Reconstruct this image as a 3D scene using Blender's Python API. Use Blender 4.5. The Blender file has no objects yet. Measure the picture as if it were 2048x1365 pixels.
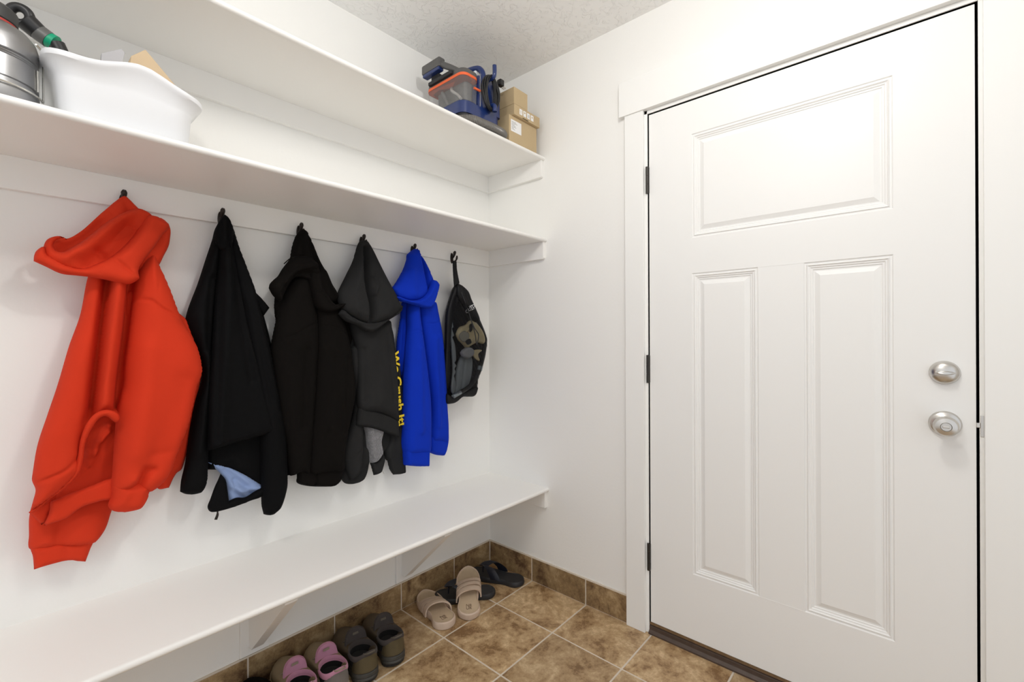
import bpy, bmesh, math, random
import numpy as np
from mathutils import Vector, Matrix
from mathutils.geometry import delaunay_2d_cdt
random.seed(7); rng = np.random.RandomState(7)
sc = bpy.context.scene
COL = sc.collection
# ------------------------------------------------------------------ camera
CF, CCX, CCY = 912.0, 1024.0, 675.0
CAM = np.array([-1.739, -1.6911, 1.1878]); YAW, PIT, ROL = .7211, .0004, -.0039
FW = np.array([math.cos(YAW)*math.cos(PIT), math.sin(YAW)*math.cos(PIT), math.sin(PIT)])
RT = np.array([math.sin(YAW), -math.cos(YAW), 0.]); UP = np.cross(RT, FW)
R2 = math.cos(ROL)*RT+math.sin(ROL)*UP; U2 = -math.sin(ROL)*RT+math.cos(ROL)*UP
cd = bpy.data.cameras.new('camera'); cam = bpy.data.objects.new('camera', cd); COL.objects.link(cam)
cd.sensor_width = 36; cd.lens = 36*CF/2048; cd.clip_start = .02
cd.shift_y = -(682.5-CCY)/2048
M = Matrix((tuple(R2), tuple(U2), tuple(-FW))).transposed().to_4x4(); M.translation = Vector(CAM); cam.matrix_world = M
sc.camera = cam
# ------------------------------------------------------------------ world, lights, exposure
sc.view_settings.view_transform = 'Standard'; sc.view_settings.look = 'None'
sc.view_settings.exposure = 0.06; sc.view_settings.gamma = 1; sc.view_settings.use_curve_mapping = False
w = bpy.data.worlds.new('world'); sc.world = w; w.use_nodes = True
w.node_tree.nodes['Background'].inputs[0].default_value = (0.93, 0.96, 1.0, 1)
w.node_tree.nodes['Background'].inputs[1].default_value = .98
sc.cycles.diffuse_bounces = 8; sc.cycles.max_bounces = 12; sc.cycles.transparent_max_bounces = 16
def lamp(name, kind, loc, power, size, col):
    l = bpy.data.lights.new(name, kind); l.energy = power; l.color = col
    if kind == 'AREA': l.shape = 'DISK'; l.size = size
    else: l.shadow_soft_size = size/2
    o = bpy.data.objects.new(name, l); COL.objects.link(o); o.location = loc
    return o
WARM = (1, .975, .94)     # two glass ceiling globes: light in all directions, most of it downwards
lamp('ceiling_lamp', 'POINT', (-1.0, -1.45, 2.34), 15, .11, WARM)
lamp('ceiling_lamp.001', 'POINT', (-2.2, -1.15, 2.34), 14, .11, WARM)

# ------------------------------------------------------------------ helpers
def W(px, py, ax, v):
    d = FW+R2*(px-CCX)/CF-U2*(py-CCY)/CF
    return CAM+(v-CAM[ax])/d[ax]*d
def obj(name, verts, faces, mat=None, parent=None, smooth=False, loc=None):
    me = bpy.data.meshes.new(name); me.from_pydata([tuple(v) for v in verts], [], [tuple(f) for f in faces])
    me.validate(); me.update()
    o = bpy.data.objects.new(name, me); COL.objects.link(o)
    if mat: me.materials.append(mat)
    if smooth: me.polygons.foreach_set('use_smooth', [True]*len(me.polygons))
    if parent is not None:
        o.parent = parent
    if loc is not None: o.location = loc
    return o
def bmobj(name, bm, mat=None, parent=None, smooth=False):
    me = bpy.data.meshes.new(name); bmesh.ops.recalc_face_normals(bm, faces=bm.faces); bm.to_mesh(me); bm.free()
    o = bpy.data.objects.new(name, me); COL.objects.link(o)
    if mat: me.materials.append(mat)
    if smooth: me.polygons.foreach_set('use_smooth', [True]*len(me.polygons))
    if parent is not None: o.parent = parent
    return o
def thing(name, label, cat, loc=(0, 0, 0), rotz=0, group=None):
    o = bpy.data.objects.new(name, None); COL.objects.link(o); o.location = loc; o.rotation_euler = (0, 0, rotz)
    o.empty_display_size = .05; o['label'] = label; o['category'] = cat
    if group: o['group'] = group
    return o
def tag(o, label, cat, group=None):
    o['label'] = label; o['category'] = cat
    if group: o['group'] = group
    return o
def struct(o): o['kind'] = 'structure'; return o
def fix(o, root):      # vertices were given in world space
    o.location = -Vector(root.location); return o
def box_bm(bm, x0, x1, y0, y1, z0, z1, bev=0, seg=2):
    r = bmesh.ops.create_cube(bm, size=1)
    for v in r['verts']:
        v.co = Vector(((x0+x1)/2+v.co.x*(x1-x0), (y0+y1)/2+v.co.y*(y1-y0), (z0+z1)/2+v.co.z*(z1-z0)))
    if bev:
        es = list({e for v in r['verts'] for e in v.link_edges})
        bmesh.ops.bevel(bm, geom=es, offset=bev, segments=seg, affect='EDGES', profile=.5)
    return bm
def box(name, x0, x1, y0, y1, z0, z1, mat, parent=None, bev=0, seg=2):
    return bmobj(name, box_bm(bmesh.new(), min(x0, x1), max(x0, x1), min(y0, y1), max(y0, y1), z0, z1, bev, seg), mat, parent)
def prism(name, prof, axis, a0, a1, mat, parent=None, bev=0):
    """prof: 2D polygon, extruded along axis between a0 and a1"""
    bm = bmesh.new()
    def mk(p, a):
        return {0: (a, p[0], p[1]), 1: (p[0], a, p[1]), 2: (p[0], p[1], a)}[axis]
    A = [bm.verts.new(mk(p, a0)) for p in prof]; B = [bm.verts.new(mk(p, a1)) for p in prof]
    n = len(prof); bm.faces.new(A); bm.faces.new(B[::-1])
    for i in range(n): bm.faces.new((A[i], A[(i+1) % n], B[(i+1) % n], B[i]))
    if bev: bmesh.ops.bevel(bm, geom=bm.edges[:], offset=bev, segments=2, affect='EDGES', profile=.5)
    return bmobj(name, bm, mat, parent)
def loops(name, L, mat, parent=None, cap0=True, cap1=True, smooth=True, closed=True):
    V = [p for l in L for p in l]; n = len(L[0]); F = []
    for k in range(len(L)-1):
        for i in range(n if closed else n-1):
            j = (i+1) % n; F.append((k*n+i, k*n+j, (k+1)*n+j, (k+1)*n+i))
    if cap0: F.append(tuple(range(n))[::-1])
    if cap1: F.append(tuple(range((len(L)-1)*n, len(L)*n)))
    o = obj(name, V, F, mat, parent, smooth)
    bm = bmesh.new(); bm.from_mesh(o.data); bmesh.ops.recalc_face_normals(bm, faces=bm.faces); bm.to_mesh(o.data); bm.free()
    if smooth: autosmooth(o)
    return o
def autosmooth(o, ang=40):
    me = o.data; me.polygons.foreach_set('use_smooth', [True]*len(me.polygons))
    bm = bmesh.new(); bm.from_mesh(me)
    a = math.radians(ang)
    for e in bm.edges:
        if len(e.link_faces) == 2 and e.calc_face_angle(0) > a: e.smooth = False
    bm.to_mesh(me); bm.free()
def crom(P, step=.006, closed=False):
    P = [np.array(p, float) for p in P]; out = []
    n = len(P); segs = n if closed else n-1
    for i in range(segs):
        p1 = P[i]; p2 = P[(i+1) % n]
        p0 = P[(i-1) % n] if (closed or i > 0) else 2*p1-p2
        p3 = P[(i+2) % n] if (closed or i+2 < n) else 2*p2-p1
        d = np.linalg.norm(p2-p1); m = max(1, int(round(d/step)))
        d0 = max(np.linalg.norm(p1-p0), 1e-6); d2 = max(np.linalg.norm(p3-p2), 1e-6); d = max(d, 1e-6)
        t1 = (p2-p0)/(d0+d)*d; t2 = (p3-p1)/(d+d2)*d
        for k in range(m):
            t = k/m
            out.append((2*t**3-3*t**2+1)*p1+(t**3-2*t**2+t)*t1+(-2*t**3+3*t**2)*p2+(t**3-t**2)*t2)
    if not closed: out.append(P[-1])
    return out
def tube(name, pts, r, mat, parent=None, n=10, step=.006, smooth_path=True, radii=None, ripple=None, closed=False):
    P = crom(pts, step, closed) if smooth_path else [np.array(p, float) for p in pts]
    if closed: P = P+[P[0]]
    P = [p for i, p in enumerate(P) if i == 0 or np.linalg.norm(p-P[i-1]) > 1e-6]
    L = []; prev = None; m = len(P)
    for i, p in enumerate(P):
        t = P[min(i+1, m-1)]-P[max(i-1, 0)]; t /= (np.linalg.norm(t)+1e-12)
        if prev is None:
            a = np.array([0, 0, 1.]) if abs(t[2]) < .9 else np.array([1., 0, 0])
            u = np.cross(t, a)
        else: u = prev-t*(prev@t)
        u /= np.linalg.norm(u); prev = u; v = np.cross(t, u)
        rr = r if radii is None else np.interp(i/(m-1), np.linspace(0, 1, len(radii)), radii)
        if ripple: rr = rr*(1+ripple[0]*(1 if i % 2 else -1))
        L.append([tuple(p+rr*(math.cos(q)*u+math.sin(q)*v)) for q in np.linspace(0, 2*math.pi, n, endpoint=False)])
    return loops(name, L, mat, parent)
def rrect(x0, x1, y0, y1, r, z, n=5):
    out = []
    for cx, cy, a0 in ((x1-r, y1-r, 0), (x0+r, y1-r, 90), (x0+r, y0+r, 180), (x1-r, y0+r, 270)):
        for k in range(n+1):
            a = math.radians(a0+90*k/n); out.append((cx+r*math.cos(a), cy+r*math.sin(a), z))
    return out
def lathe(name, prof, mat, parent=None, n=40, c=(0, 0, 0), axis=2, cap=True):
    L = []
    for r, h in prof:
        l = []
        for a in np.linspace(0, 2*math.pi, n, endpoint=False):
            u, v = r*math.cos(a), r*math.sin(a)
            p = {2: (u, v, h), 0: (h, u, v), 1: (u, h, v)}[axis]
            l.append((p[0]+c[0], p[1]+c[1], p[2]+c[2]))
        L.append(l)
    o = loops(name, L, mat, parent, cap, cap); autosmooth(o, 30); return o

def puff(name, poly, D, T=.025, Tb=.012, R=.03, folds=(), mat=None, parent=None, grid=.0048, ripple=None,
         noise=.002, front_only=False, zr=None, seed=0, edge=.5, root=None):
    """cloth piece with real thickness: poly = outline points (photo pixels, unprojected onto the plane y=-D where the piece
    hangs); D is a distance from the wall or (top, bottom) distances. 'c' marks a corner. folds = (points, height, width)."""
    D0, D1 = (D, D) if not isinstance(D, tuple) else D
    grid = max(.003, min(grid, R*.4))
    ys = [p[1] for p in poly]; ya, yb = min(ys), max(ys)
    def wp(p):
        t = (p[1]-ya)/max(yb-ya, 1e-6) if yb > ya else 0
        t = min(1, max(0, t)); q = W(p[0], p[1], 1, -(D0+(D1-D0)*t)); return np.array([q[0], q[2]])
    pts = [(wp(p), len(p) > 2) for p in poly]
    if any(c for _, c in pts):
        k = [i for i, (_, c) in enumerate(pts) if c][0]; pts = pts[k:]+pts[:k]
        out = []; cur = [pts[0][0]]
        for q, c in pts[1:]+[pts[0]]:
            cur.append(q)
            if c: out += crom(cur, grid)[:-1]; cur = [q]
        B = np.array(out)
    else: B = np.array(crom([q for q, _ in pts], grid, True))
    zt, zb = B[:, 1].max(), B[:, 1].min()
    nB = len(B)
    gx = np.arange(B[:, 0].min(), B[:, 0].max(), grid); gz = np.arange(zb, zt, grid*.87)
    G = np.array([(x+(grid/2 if j % 2 else 0), z) for j, z in enumerate(gz) for x in gx])
    B2 = np.roll(B, -1, 0)
    def dist(Q, A, C):
        d = C-A; l = (d*d).sum(1)+1e-12
        t = np.clip(((Q[:, None, :]-A[None])*d[None]).sum(2)/l[None], 0, 1)
        pr = A[None]+t[..., None]*d[None]
        return np.sqrt(((Q[:, None, :]-pr)**2).sum(2)).min(1)
    ins = np.zeros(len(G), bool)
    for a, b in zip(B, B2):
        c = ((a[1] > G[:, 1]) != (b[1] > G[:, 1]))
        with np.errstate(divide='ignore', invalid='ignore'):
            xx = (b[0]-a[0])*(G[:, 1]-a[1])/(b[1]-a[1])+a[0]
        ins ^= c & (G[:, 0] < xx)
    G = G[ins]
    if len(G): G = G[dist(G, B, B2) > grid*.45]
    vs = [Vector(b) for b in B]+[Vector(g) for g in G]
    ov, oe, of, _, _, _ = delaunay_2d_cdt(vs, [(i, (i+1) % nB) for i in range(nB)], [], 1, 1e-6)
    Q = np.array([(v.x, v.y) for v in ov]); d = dist(Q, B, B2)
    e = np.sqrt(np.clip(1-(1-np.minimum(d/R, 1))**2, 0, 1))
    h = T*e
    msk = np.minimum(d/(R*.6), 1)**edge
    for f in folds:
        fp = np.array([wp(p) for p in f[0]]); fp = np.array(crom(list(fp), .01)) if len(fp) > 2 else fp
        fd = dist(Q, fp[:-1], fp[1:])
        if isinstance(f[2], tuple):     # (width left of the line, width right of it): a pleat with one sharp side
            A_, C_ = fp[:-1], fp[1:]; dd = C_-A_; l_ = (dd*dd).sum(1)+1e-12
            t_ = np.clip(((Q[:, None, :]-A_[None])*dd[None]).sum(2)/l_[None], 0, 1)
            pr = A_[None]+t_[..., None]*dd[None]; kk = np.sqrt(((Q[:, None, :]-pr)**2).sum(2)).argmin(1)
            cr_ = dd[kk, 0]*(Q[:, 1]-A_[kk, 1])-dd[kk, 1]*(Q[:, 0]-A_[kk, 0])
            # lines are drawn downwards: positive cross = photo right
            ww = np.where(cr_ > 0, f[2][1], f[2][0])
            h = h+f[1]*np.exp(-(fd/ww)**2)*msk
        else: h = h+f[1]*np.exp(-(fd/f[2])**2)*msk
    rs = np.random.RandomState(seed+len(poly))
    if noise:
        nn = 0
        for _ in range(5):
            kx, kz = rs.normal(0, 26), rs.normal(0, 12); nn = nn+np.sin(kx*Q[:, 0]+kz*Q[:, 1]+rs.uniform(0, 6))
        h = h+noise*nn/2*msk
    if ripple: h = h+ripple[0]*np.sin((Q[:, 0]*math.cos(ripple[2])+Q[:, 1]*math.sin(ripple[2]))*2*math.pi/ripple[1])*msk
    yc = -(D0+(D1-D0)*np.clip((zt-Q[:, 1])/max(zt-zb, 1e-6), 0, 1))
    n = len(Q); V = [(Q[i, 0], yc[i]-h[i], Q[i, 1]) for i in range(n)]; F = []
    for f in of:
        a, b, c = f[:3]
        s = (Q[b, 0]-Q[a, 0])*(Q[c, 1]-Q[a, 1])-(Q[b, 1]-Q[a, 1])*(Q[c, 0]-Q[a, 0])
        F.append((a, b, c) if s > 0 else (a, c, b))
    if not front_only:
        isb = d < 1e-5; idx = {}
        for i in range(n):
            if isb[i]: idx[i] = i
            else:
                idx[i] = len(V); V.append((Q[i, 0], min(yc[i]+Tb*e[i], -.003), Q[i, 1]))
        F += [(idx[a], idx[c], idx[b]) for a, b, c in F]
    o = obj(name, V, F, mat, parent, True)
    if root is not None: fix(o, root)
    elif parent is not None: fix(o, parent)
    return o

# ------------------------------------------------------------------ materials
def mat(name, col, rough=.6, metal=0, bump=None, var=None, sheen=0, coat=0, alpha=1, trans=0, spec=.5):
    m = bpy.data.materials.new(name); m.use_nodes = True; nt = m.node_tree; b = nt.nodes['Principled BSDF']
    b.inputs['Base Color'].default_value = (*col, 1); b.inputs['Roughness'].default_value = rough
    b.inputs['Metallic'].default_value = metal; b.inputs['Specular IOR Level'].default_value = spec
    if sheen: b.inputs['Sheen Weight'].default_value = sheen; b.inputs['Sheen Roughness'].default_value = .6
    if coat: b.inputs['Coat Weight'].default_value = coat
    if alpha < 1: b.inputs['Alpha'].default_value = alpha
    if trans: b.inputs['Transmission Weight'].default_value = trans
    tc = nt.nodes.new('ShaderNodeTexCoord')
    if var:    # (scale, amount)
        n = nt.nodes.new('ShaderNodeTexNoise'); n.inputs['Scale'].default_value = var[0]; n.inputs['Detail'].default_value = 4
        nt.links.new(tc.outputs['Object'], n.inputs['Vector'])
        mx = nt.nodes.new('ShaderNodeMix'); mx.data_type = 'RGBA'; mx.blend_type = 'MULTIPLY'; mx.inputs[0].default_value = 1
        rp = nt.nodes.new('ShaderNodeMapRange'); rp.inputs[3].default_value = 1-var[1]; rp.inputs[4].default_value = 1+var[1]
        nt.links.new(n.outputs[0], rp.inputs[0]); mx.inputs[6].default_value = (*col, 1)
        nt.links.new(rp.outputs[0], mx.inputs[7]); nt.links.new(mx.outputs[2], b.inputs['Base Color'])
    if bump:   # (scale, strength, distance)
        n = nt.nodes.new('ShaderNodeTexNoise'); n.inputs['Scale'].default_value = bump[0]; n.inputs['Detail'].default_value = 3
        nt.links.new(tc.outputs['Object'], n.inputs['Vector'])
        bp = nt.nodes.new('ShaderNodeBump'); bp.inputs['Strength'].default_value = bump[1]; bp.inputs['Distance'].default_value = bump[2]
        nt.links.new(n.outputs[0], bp.inputs['Height']); nt.links.new(bp.outputs[0], b.inputs['Normal'])
    return m
wall_m = mat('wall_paint', (.86, .855, .83), .6, bump=(90, .15, .002), spec=.3)
trim_m = mat('trim_gloss_paint', (.87, .87, .85), .4, bump=(25, .05, .002), spec=.35)
door_m = mat('door_paint', (.86, .86, .845), .34, bump=(14, .04, .002), spec=.25)
shelf_m = mat('shelf_paint', (.86, .85, .825), .4, bump=(30, .06, .002), spec=.35)
black_metal = mat('dark_bronze', (.035, .028, .024), .35, .8)
nickel = mat('satin_nickel', (.62, .60, .57), .3, 1)
rubber_dark = mat('dark_rubber', (.012, .012, .014), .6)
grout_m = mat('grout', (.66, .59, .50), .9, bump=(300, .4, .001))
# ceiling: knock-down texture
ceil_m = bpy.data.materials.new('ceiling_texture'); ceil_m.use_nodes = True
nt = ceil_m.node_tree; b = nt.nodes['Principled BSDF']; b.inputs['Base Color'].default_value = (.91, .91, .90, 1); b.inputs['Roughness'].default_value = .7
tc = nt.nodes.new('ShaderNodeTexCoord'); n1 = nt.nodes.new('ShaderNodeTexNoise'); n1.inputs['Scale'].default_value = 26; n1.inputs['Detail'].default_value = 6; n1.inputs['Distortion'].default_value = 1.2
cr = nt.nodes.new('ShaderNodeValToRGB'); cr.color_ramp.elements[0].position = .52; cr.color_ramp.elements[1].position = .57
bp = nt.nodes.new('ShaderNodeBump'); bp.inputs['Strength'].default_value = .5; bp.inputs['Distance'].default_value = .006
nt.links.new(tc.outputs['Object'], n1.inputs['Vector']); nt.links.new(n1.outputs[0], cr.inputs[0]); nt.links.new(cr.outputs[0], bp.inputs['Height']); nt.links.new(bp.outputs[0], b.inputs['Normal'])
def tile_mat(name, cols, rough=.42):
    m = bpy.data.materials.new(name); m.use_nodes = True; nt = m.node_tree; b = nt.nodes['Principled BSDF']
    b.inputs['Roughness'].default_value = rough
    g = nt.nodes.new('ShaderNodeNewGeometry'); oi = nt.nodes.new('ShaderNodeObjectInfo')
    sc_ = nt.nodes.new('ShaderNodeVectorMath'); sc_.operation = 'ADD'
    mu = nt.nodes.new('ShaderNodeMath'); mu.operation = 'MULTIPLY'; mu.inputs[1].default_value = 37
    cb = nt.nodes.new('ShaderNodeCombineXYZ'); nt.links.new(oi.outputs['Random'], mu.inputs[0]); nt.links.new(mu.outputs[0], cb.inputs[2])
    nt.links.new(g.outputs['Position'], sc_.inputs[0]); nt.links.new(cb.outputs[0], sc_.inputs[1])
    a = nt.nodes.new('ShaderNodeTexNoise'); a.inputs['Scale'].default_value = 8; a.inputs['Detail'].default_value = 9; a.inputs['Roughness'].default_value = .68; a.inputs['Distortion'].default_value = .6
    c = nt.nodes.new('ShaderNodeTexNoise'); c.inputs['Scale'].default_value = 34; c.inputs['Detail'].default_value = 8; c.inputs['Roughness'].default_value = .8
    for x in (a, c): nt.links.new(sc_.outputs[0], x.inputs['Vector'])
    r = nt.nodes.new('ShaderNodeValToRGB'); els = r.color_ramp.elements
    els[0].position = .34; els[0].color = (*cols[0], 1); els[1].position = .66; els[1].color = (*cols[-1], 1)
    for i, cc in enumerate(cols[1:-1]):
        e_ = els.new(.34+.32*(i+1)/(len(cols)-1)); e_.color = (*cc, 1)
    mix = nt.nodes.new('ShaderNodeMath'); mix.operation = 'MULTIPLY_ADD'; mix.inputs[1].default_value = .7
    sb = nt.nodes.new('ShaderNodeMath'); sb.operation = 'SUBTRACT'; sb.inputs[1].default_value = .5
    nt.links.new(c.outputs[0], sb.inputs[0]); nt.links.new(sb.outputs[0], mix.inputs[0]); nt.links.new(a.outputs[0], mix.inputs[2]); nt.links.new(mix.outputs[0], r.inputs[0])
    ma = nt.nodes.new('ShaderNodeMapRange'); ma.inputs[3].default_value = .86; ma.inputs[4].default_value = 1.14
    nt.links.new(oi.outputs['Random'], ma.inputs[0])
    mm = nt.nodes.new('ShaderNodeMix'); mm.data_type = 'RGBA'; mm.blend_type = 'MULTIPLY'; mm.inputs[0].default_value = 1
    nt.links.new(r.outputs[0], mm.inputs[6]); nt.links.new(ma.outputs[0], mm.inputs[7]); nt.links.new(mm.outputs[2], b.inputs['Base Color'])
    bp = nt.nodes.new('ShaderNodeBump'); bp.inputs['Strength'].default_value = .25; bp.inputs['Distance'].default_value = .002
    nt.links.new(c.outputs[0], bp.inputs['Height']); nt.links.new(bp.outputs[0], b.inputs['Normal'])
    return m
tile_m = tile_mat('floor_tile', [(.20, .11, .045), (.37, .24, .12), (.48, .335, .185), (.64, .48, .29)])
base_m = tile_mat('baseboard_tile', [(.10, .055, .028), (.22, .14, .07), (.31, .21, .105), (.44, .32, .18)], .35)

# ------------------------------------------------------------------ room shell
HC = 2.46+.033
XB, YF = -4.2, -2.9
fl = struct(obj('floor', [(XB, YF, -.0018), (.12, YF, -.0018), (.12, .0, -.0018), (XB, .0, -.0018)], [(0, 1, 2, 3)], grout_m))
G0X, G0Y, GP = -.257, -.2918, .3062
def tile_mesh(name, sx, sy, t=.007):
    bm = bmesh.new(); box_bm(bm, -sx/2, sx/2, -sy/2, sy/2, -t, 0)
    bmesh.ops.bevel(bm, geom=[e for e in bm.edges if all(v.co.z > -1e-6 for v in e.verts)], offset=.0015, segments=1, affect='EDGES')
    me = bpy.data.meshes.new(name); bm.to_mesh(me); bm.free(); me.materials.append(tile_m); return me
xs = [0.0]+[G0X-GP*k for k in range(13)]; ys_ = [0.0]+[G0Y-GP*k for k in range(9)]
cache = {}
for i in range(len(xs)-1):
    for j in range(len(ys_)-1):
        x1, x0 = xs[i], xs[i+1]; y1, y0 = ys_[j], ys_[j+1]
        gx = .0065; sx, sy = round(x1-x0-gx, 4), round(y1-y0-gx, 4)
        if (sx, sy) not in cache: cache[(sx, sy)] = tile_mesh('tile', sx, sy)
        o = bpy.data.objects.new('tile', cache[(sx, sy)]); COL.objects.link(o); o.parent = fl
        o.location = ((x0+x1)/2, (y0+y1)/2, 0)
struct(obj('ceiling', [(XB, YF, HC), (.12, YF, HC), (.12, .12, HC), (XB, .12, HC)], [(0, 3, 2, 1)], ceil_m))
struct(box('wall_left', XB, .12, 0, .12, 0, HC, wall_m))
DY0, DY1, DZ = -.893, -1.824, 2.083
bm = bmesh.new()
box_bm(bm, 0, .12, DY0, 0, 0, HC); box_bm(bm, 0, .12, YF, DY1, 0, HC); box_bm(bm, 0, .12, DY1, DY0, DZ, HC)
struct(bmobj('wall_right', bm, wall_m))
struct(box('wall_front', -.7, .12, YF-.12, YF, 0, HC, wall_m))
# ---- tile baseboards
bb = struct(box('baseboard_left', XB, 0, -.0068, 0, 0, .1125, grout_m))
k = 0; x1 = 0.0
for x0 in [G0X-GP*k for k in range(13)]:
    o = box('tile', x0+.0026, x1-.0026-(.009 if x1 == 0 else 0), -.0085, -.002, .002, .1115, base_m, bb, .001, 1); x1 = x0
bb2 = struct(box('baseboard_right', -.0068, 0, -.800, -.0, 0, .1125, grout_m))
for y1, y0 in ((-.009, G0Y), (G0Y, G0Y-GP), (G0Y-GP, -.800)):
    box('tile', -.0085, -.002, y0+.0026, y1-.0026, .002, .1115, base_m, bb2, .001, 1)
# white caulk line above the tiles
struct(box('trim_1', XB, 0, -.005, 0, .1125, .1165, grout_m)); struct(box('trim_2', -.005, 0, -.800, -.005, .1125, .1165, grout_m))

# ------------------------------------------------------------------ door and casing
tr = bpy.data.objects.new('trim_3', None); COL.objects.link(tr); struct(tr)
box('casing_leg', -.018, 0, -.881, -.800, 0, 2.098, trim_m, tr, .0015)
box('casing_leg', -.018, 0, -1.918, -1.8326, 0, 2.098, trim_m, tr, .0015)
box('casing_header', -.024, 0, -1.942, -.777, 2.097, 2.237, trim_m, tr, .0015)
box('jamb', -.004, .12, -.893, -.879, 0, 2.097, trim_m, tr, .001)
box('jamb', -.004, .12, -1.838, -1.824, 0, 2.097, trim_m, tr, .001)
box('jamb_head', -.004, .12, -1.838, -.879, 2.083, 2.097, trim_m, tr, .001)
bm = bmesh.new(); box_bm(bm, .047, .07, -.93, -.893, 0, 2.083); box_bm(bm, .047, .07, -1.824, -1.79, 0, 2.083); box_bm(bm, .047, .07, -1.824, -.893, 2.05, 2.083)
bmobj('weather_strip', bm, rubber_dark, tr)
st = bpy.data.objects.new('trim_4', None); COL.objects.link(st); struct(st)
sill_m = mat('brown_sill', (.075, .05, .038), .45, var=(30, .35), bump=(40, .2, .001))
prism('sill', [(-.012, 0), (-.012, .006), (-.002, .014), (-.002, .028), (.01, .034), (.12, .034), (.12, 0)], 1, -1.824, -.893, sill_m, st)
box('sweep_strip', -.0005, .044, -1.822, -.895, .034, .0445, mat('worn_brass_strip', (.25, .17, .10), .4, .6, var=(60, .4)), st)
plate = struct(box('door_1', .0, .044, -1.818, -.8985, .0455, 2.0775, door_m))
# rebuild the door slab with real panel openings
PAN = [(-1.649, -1.066, 1.560, 1.952), (-1.2915, -1.066, .292, 1.427), (-1.649, -1.425, .292, 1.427)]
bm = bmesh.new()
yb = sorted({-1.818, -.8985, -1.649, -1.425, -1.2915, -1.066}); zb = sorted({.0455, 2.0775, 1.560, 1.952, .292, 1.427})
vg = {}
def gv(x, y, z):
    kk = (round(x, 5), round(y, 5), round(z, 5))
    if kk not in vg: vg[kk] = bm.verts.new(kk)
    return vg[kk]
for i in range(len(yb)-1):
    for j in range(len(zb)-1):
        cy, cz = (yb[i]+yb[i+1])/2, (zb[j]+zb[j+1])/2
        if any(p[0] < cy < p[1] and p[2] < cz < p[3] for p in PAN): continue
        bm.faces.new((gv(0, yb[i], zb[j]), gv(0, yb[i], zb[j+1]), gv(0, yb[i+1], zb[j+1]), gv(0, yb[i+1], zb[j])))
for (a, b_) in ((-1.818, -.8985),):
    z0, z1 = .0455, 2.0775
    for f in (((0, a, z0), (0, a, z1), (.044, a, z1), (.044, a, z0)), ((0, b_, z0), (.044, b_, z0), (.044, b_, z1), (0, b_, z1)),
              ((0, a, z1), (0, b_, z1), (.044, b_, z1), (.044, a, z1)), ((0, a, z0), (.044, a, z0), (.044, b_, z0), (0, b_, z0)),
              ((.044, a, z0), (.044, a, z1), (.044, b_, z1), (.044, b_, z0))):
        bm.faces.new([bm.verts.new(c) for c in f])
bm.to_mesh(plate.data); bm.free()
PR = [(0, 0), (.003, .0035), (.007, .0035), (.010, .0), (.014, .0035), (.017, .0035), (.020, .0065), (.024, .0065), (.026, .009), (.030, .009), (.0445, .0025), (.0465, .0025)]
for (a, b_, z0, z1) in PAN:
    L = [[(d_, a+i_, z0+i_), (d_, a+i_, z1-i_), (d_, b_-i_, z1-i_), (d_, b_-i_, z0+i_)] for i_, d_ in PR]
    loops('panel', L, door_m, plate, cap0=False, smooth=False)
# faint mullion joint between the lower panels
for zz in (.292, 1.427): box('joint', -.0006, .001, -1.425, -1.2915, zz-.0008, zz+.0008, door_m, plate)
# hinges
hinge_m = mat('hinge_dark', (.05, .046, .042), .35, .7)
for hz0, hz1 in ((1.762, 1.871), (1.003, 1.116), (.251, .361)):
    h = lathe('hinge', [(.0001, hz0), (.0062, hz0+.001), (.0062, hz0+(hz1-hz0)*.33), (.0054, hz0+(hz1-hz0)*.335), (.0062, hz0+(hz1-hz0)*.34), (.0062, hz0+(hz1-hz0)*.66), (.0054, hz0+(hz1-hz0)*.665), (.0062, hz0+(hz1-hz0)*.67), (.0062, hz1-.001), (.0001, hz1)], hinge_m, plate, 14, (-.0065, -.893, 0))
    box('leaf', -.002, .001, -.8995, -.8935, hz0+.003, hz1-.003, hinge_m, h)
# knob
kn = lathe('door_knob', [(.0001, 0), (.0345, 0), (.0345, -.004), (.031, -.010), (.020, -.014), (.0135, -.020), (.0125, -.032), (.0155, -.040), (.024, -.046), (.0268, -.054), (.0262, -.062), (.022, -.068), (.012, -.0705), (.0105, -.0685), (.0001, -.0685)], nickel, plate, 48, (0, -1.757, .945), 0)
kb = lathe('lock_button', [(.0001, -.066), (.0092, -.066), (.0092, -.0705), (.0001, -.0705)], nickel, kn, 24, (0, -1.757, .945), 0)
box('button_slot', -.0745, -.0705, -1.764, -1.750, .9425, .9475, nickel, kn, .001)
db = lathe('deadbolt', [(.0001, 0), (.0325, 0), (.0325, -.004), (.030, -.012), (.026, -.018), (.018, -.022), (.0001, -.0235)], nickel, plate, 48, (0, -1.7565, 1.086), 0)
loops('thumb_turn', [[(-.018-x_, -1.7565+.021*s*math.cos(a), 1.086+.0052*s*math.sin(a)) for a in np.linspace(0, 2*math.pi, 20, endpoint=False)] for x_, s in ((0, 1), (.006, 1), (.013, .95), (.016, .7))], nickel, db)
bm = bmesh.new(); box_bm(bm, -.006, .02, -1.8255, -1.818, .942, .955, .001); 
bmobj('latch', bm, nickel, plate)
bm = bmesh.new(); box_bm(bm, -.0055, -.0035, -1.8345, -1.8255, .918, .975, .001); box_bm(bm, -.009, -.004, -1.838, -1.833, .932, .958, .002)
bmobj('strike_plate', bm, nickel, tr)

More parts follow.
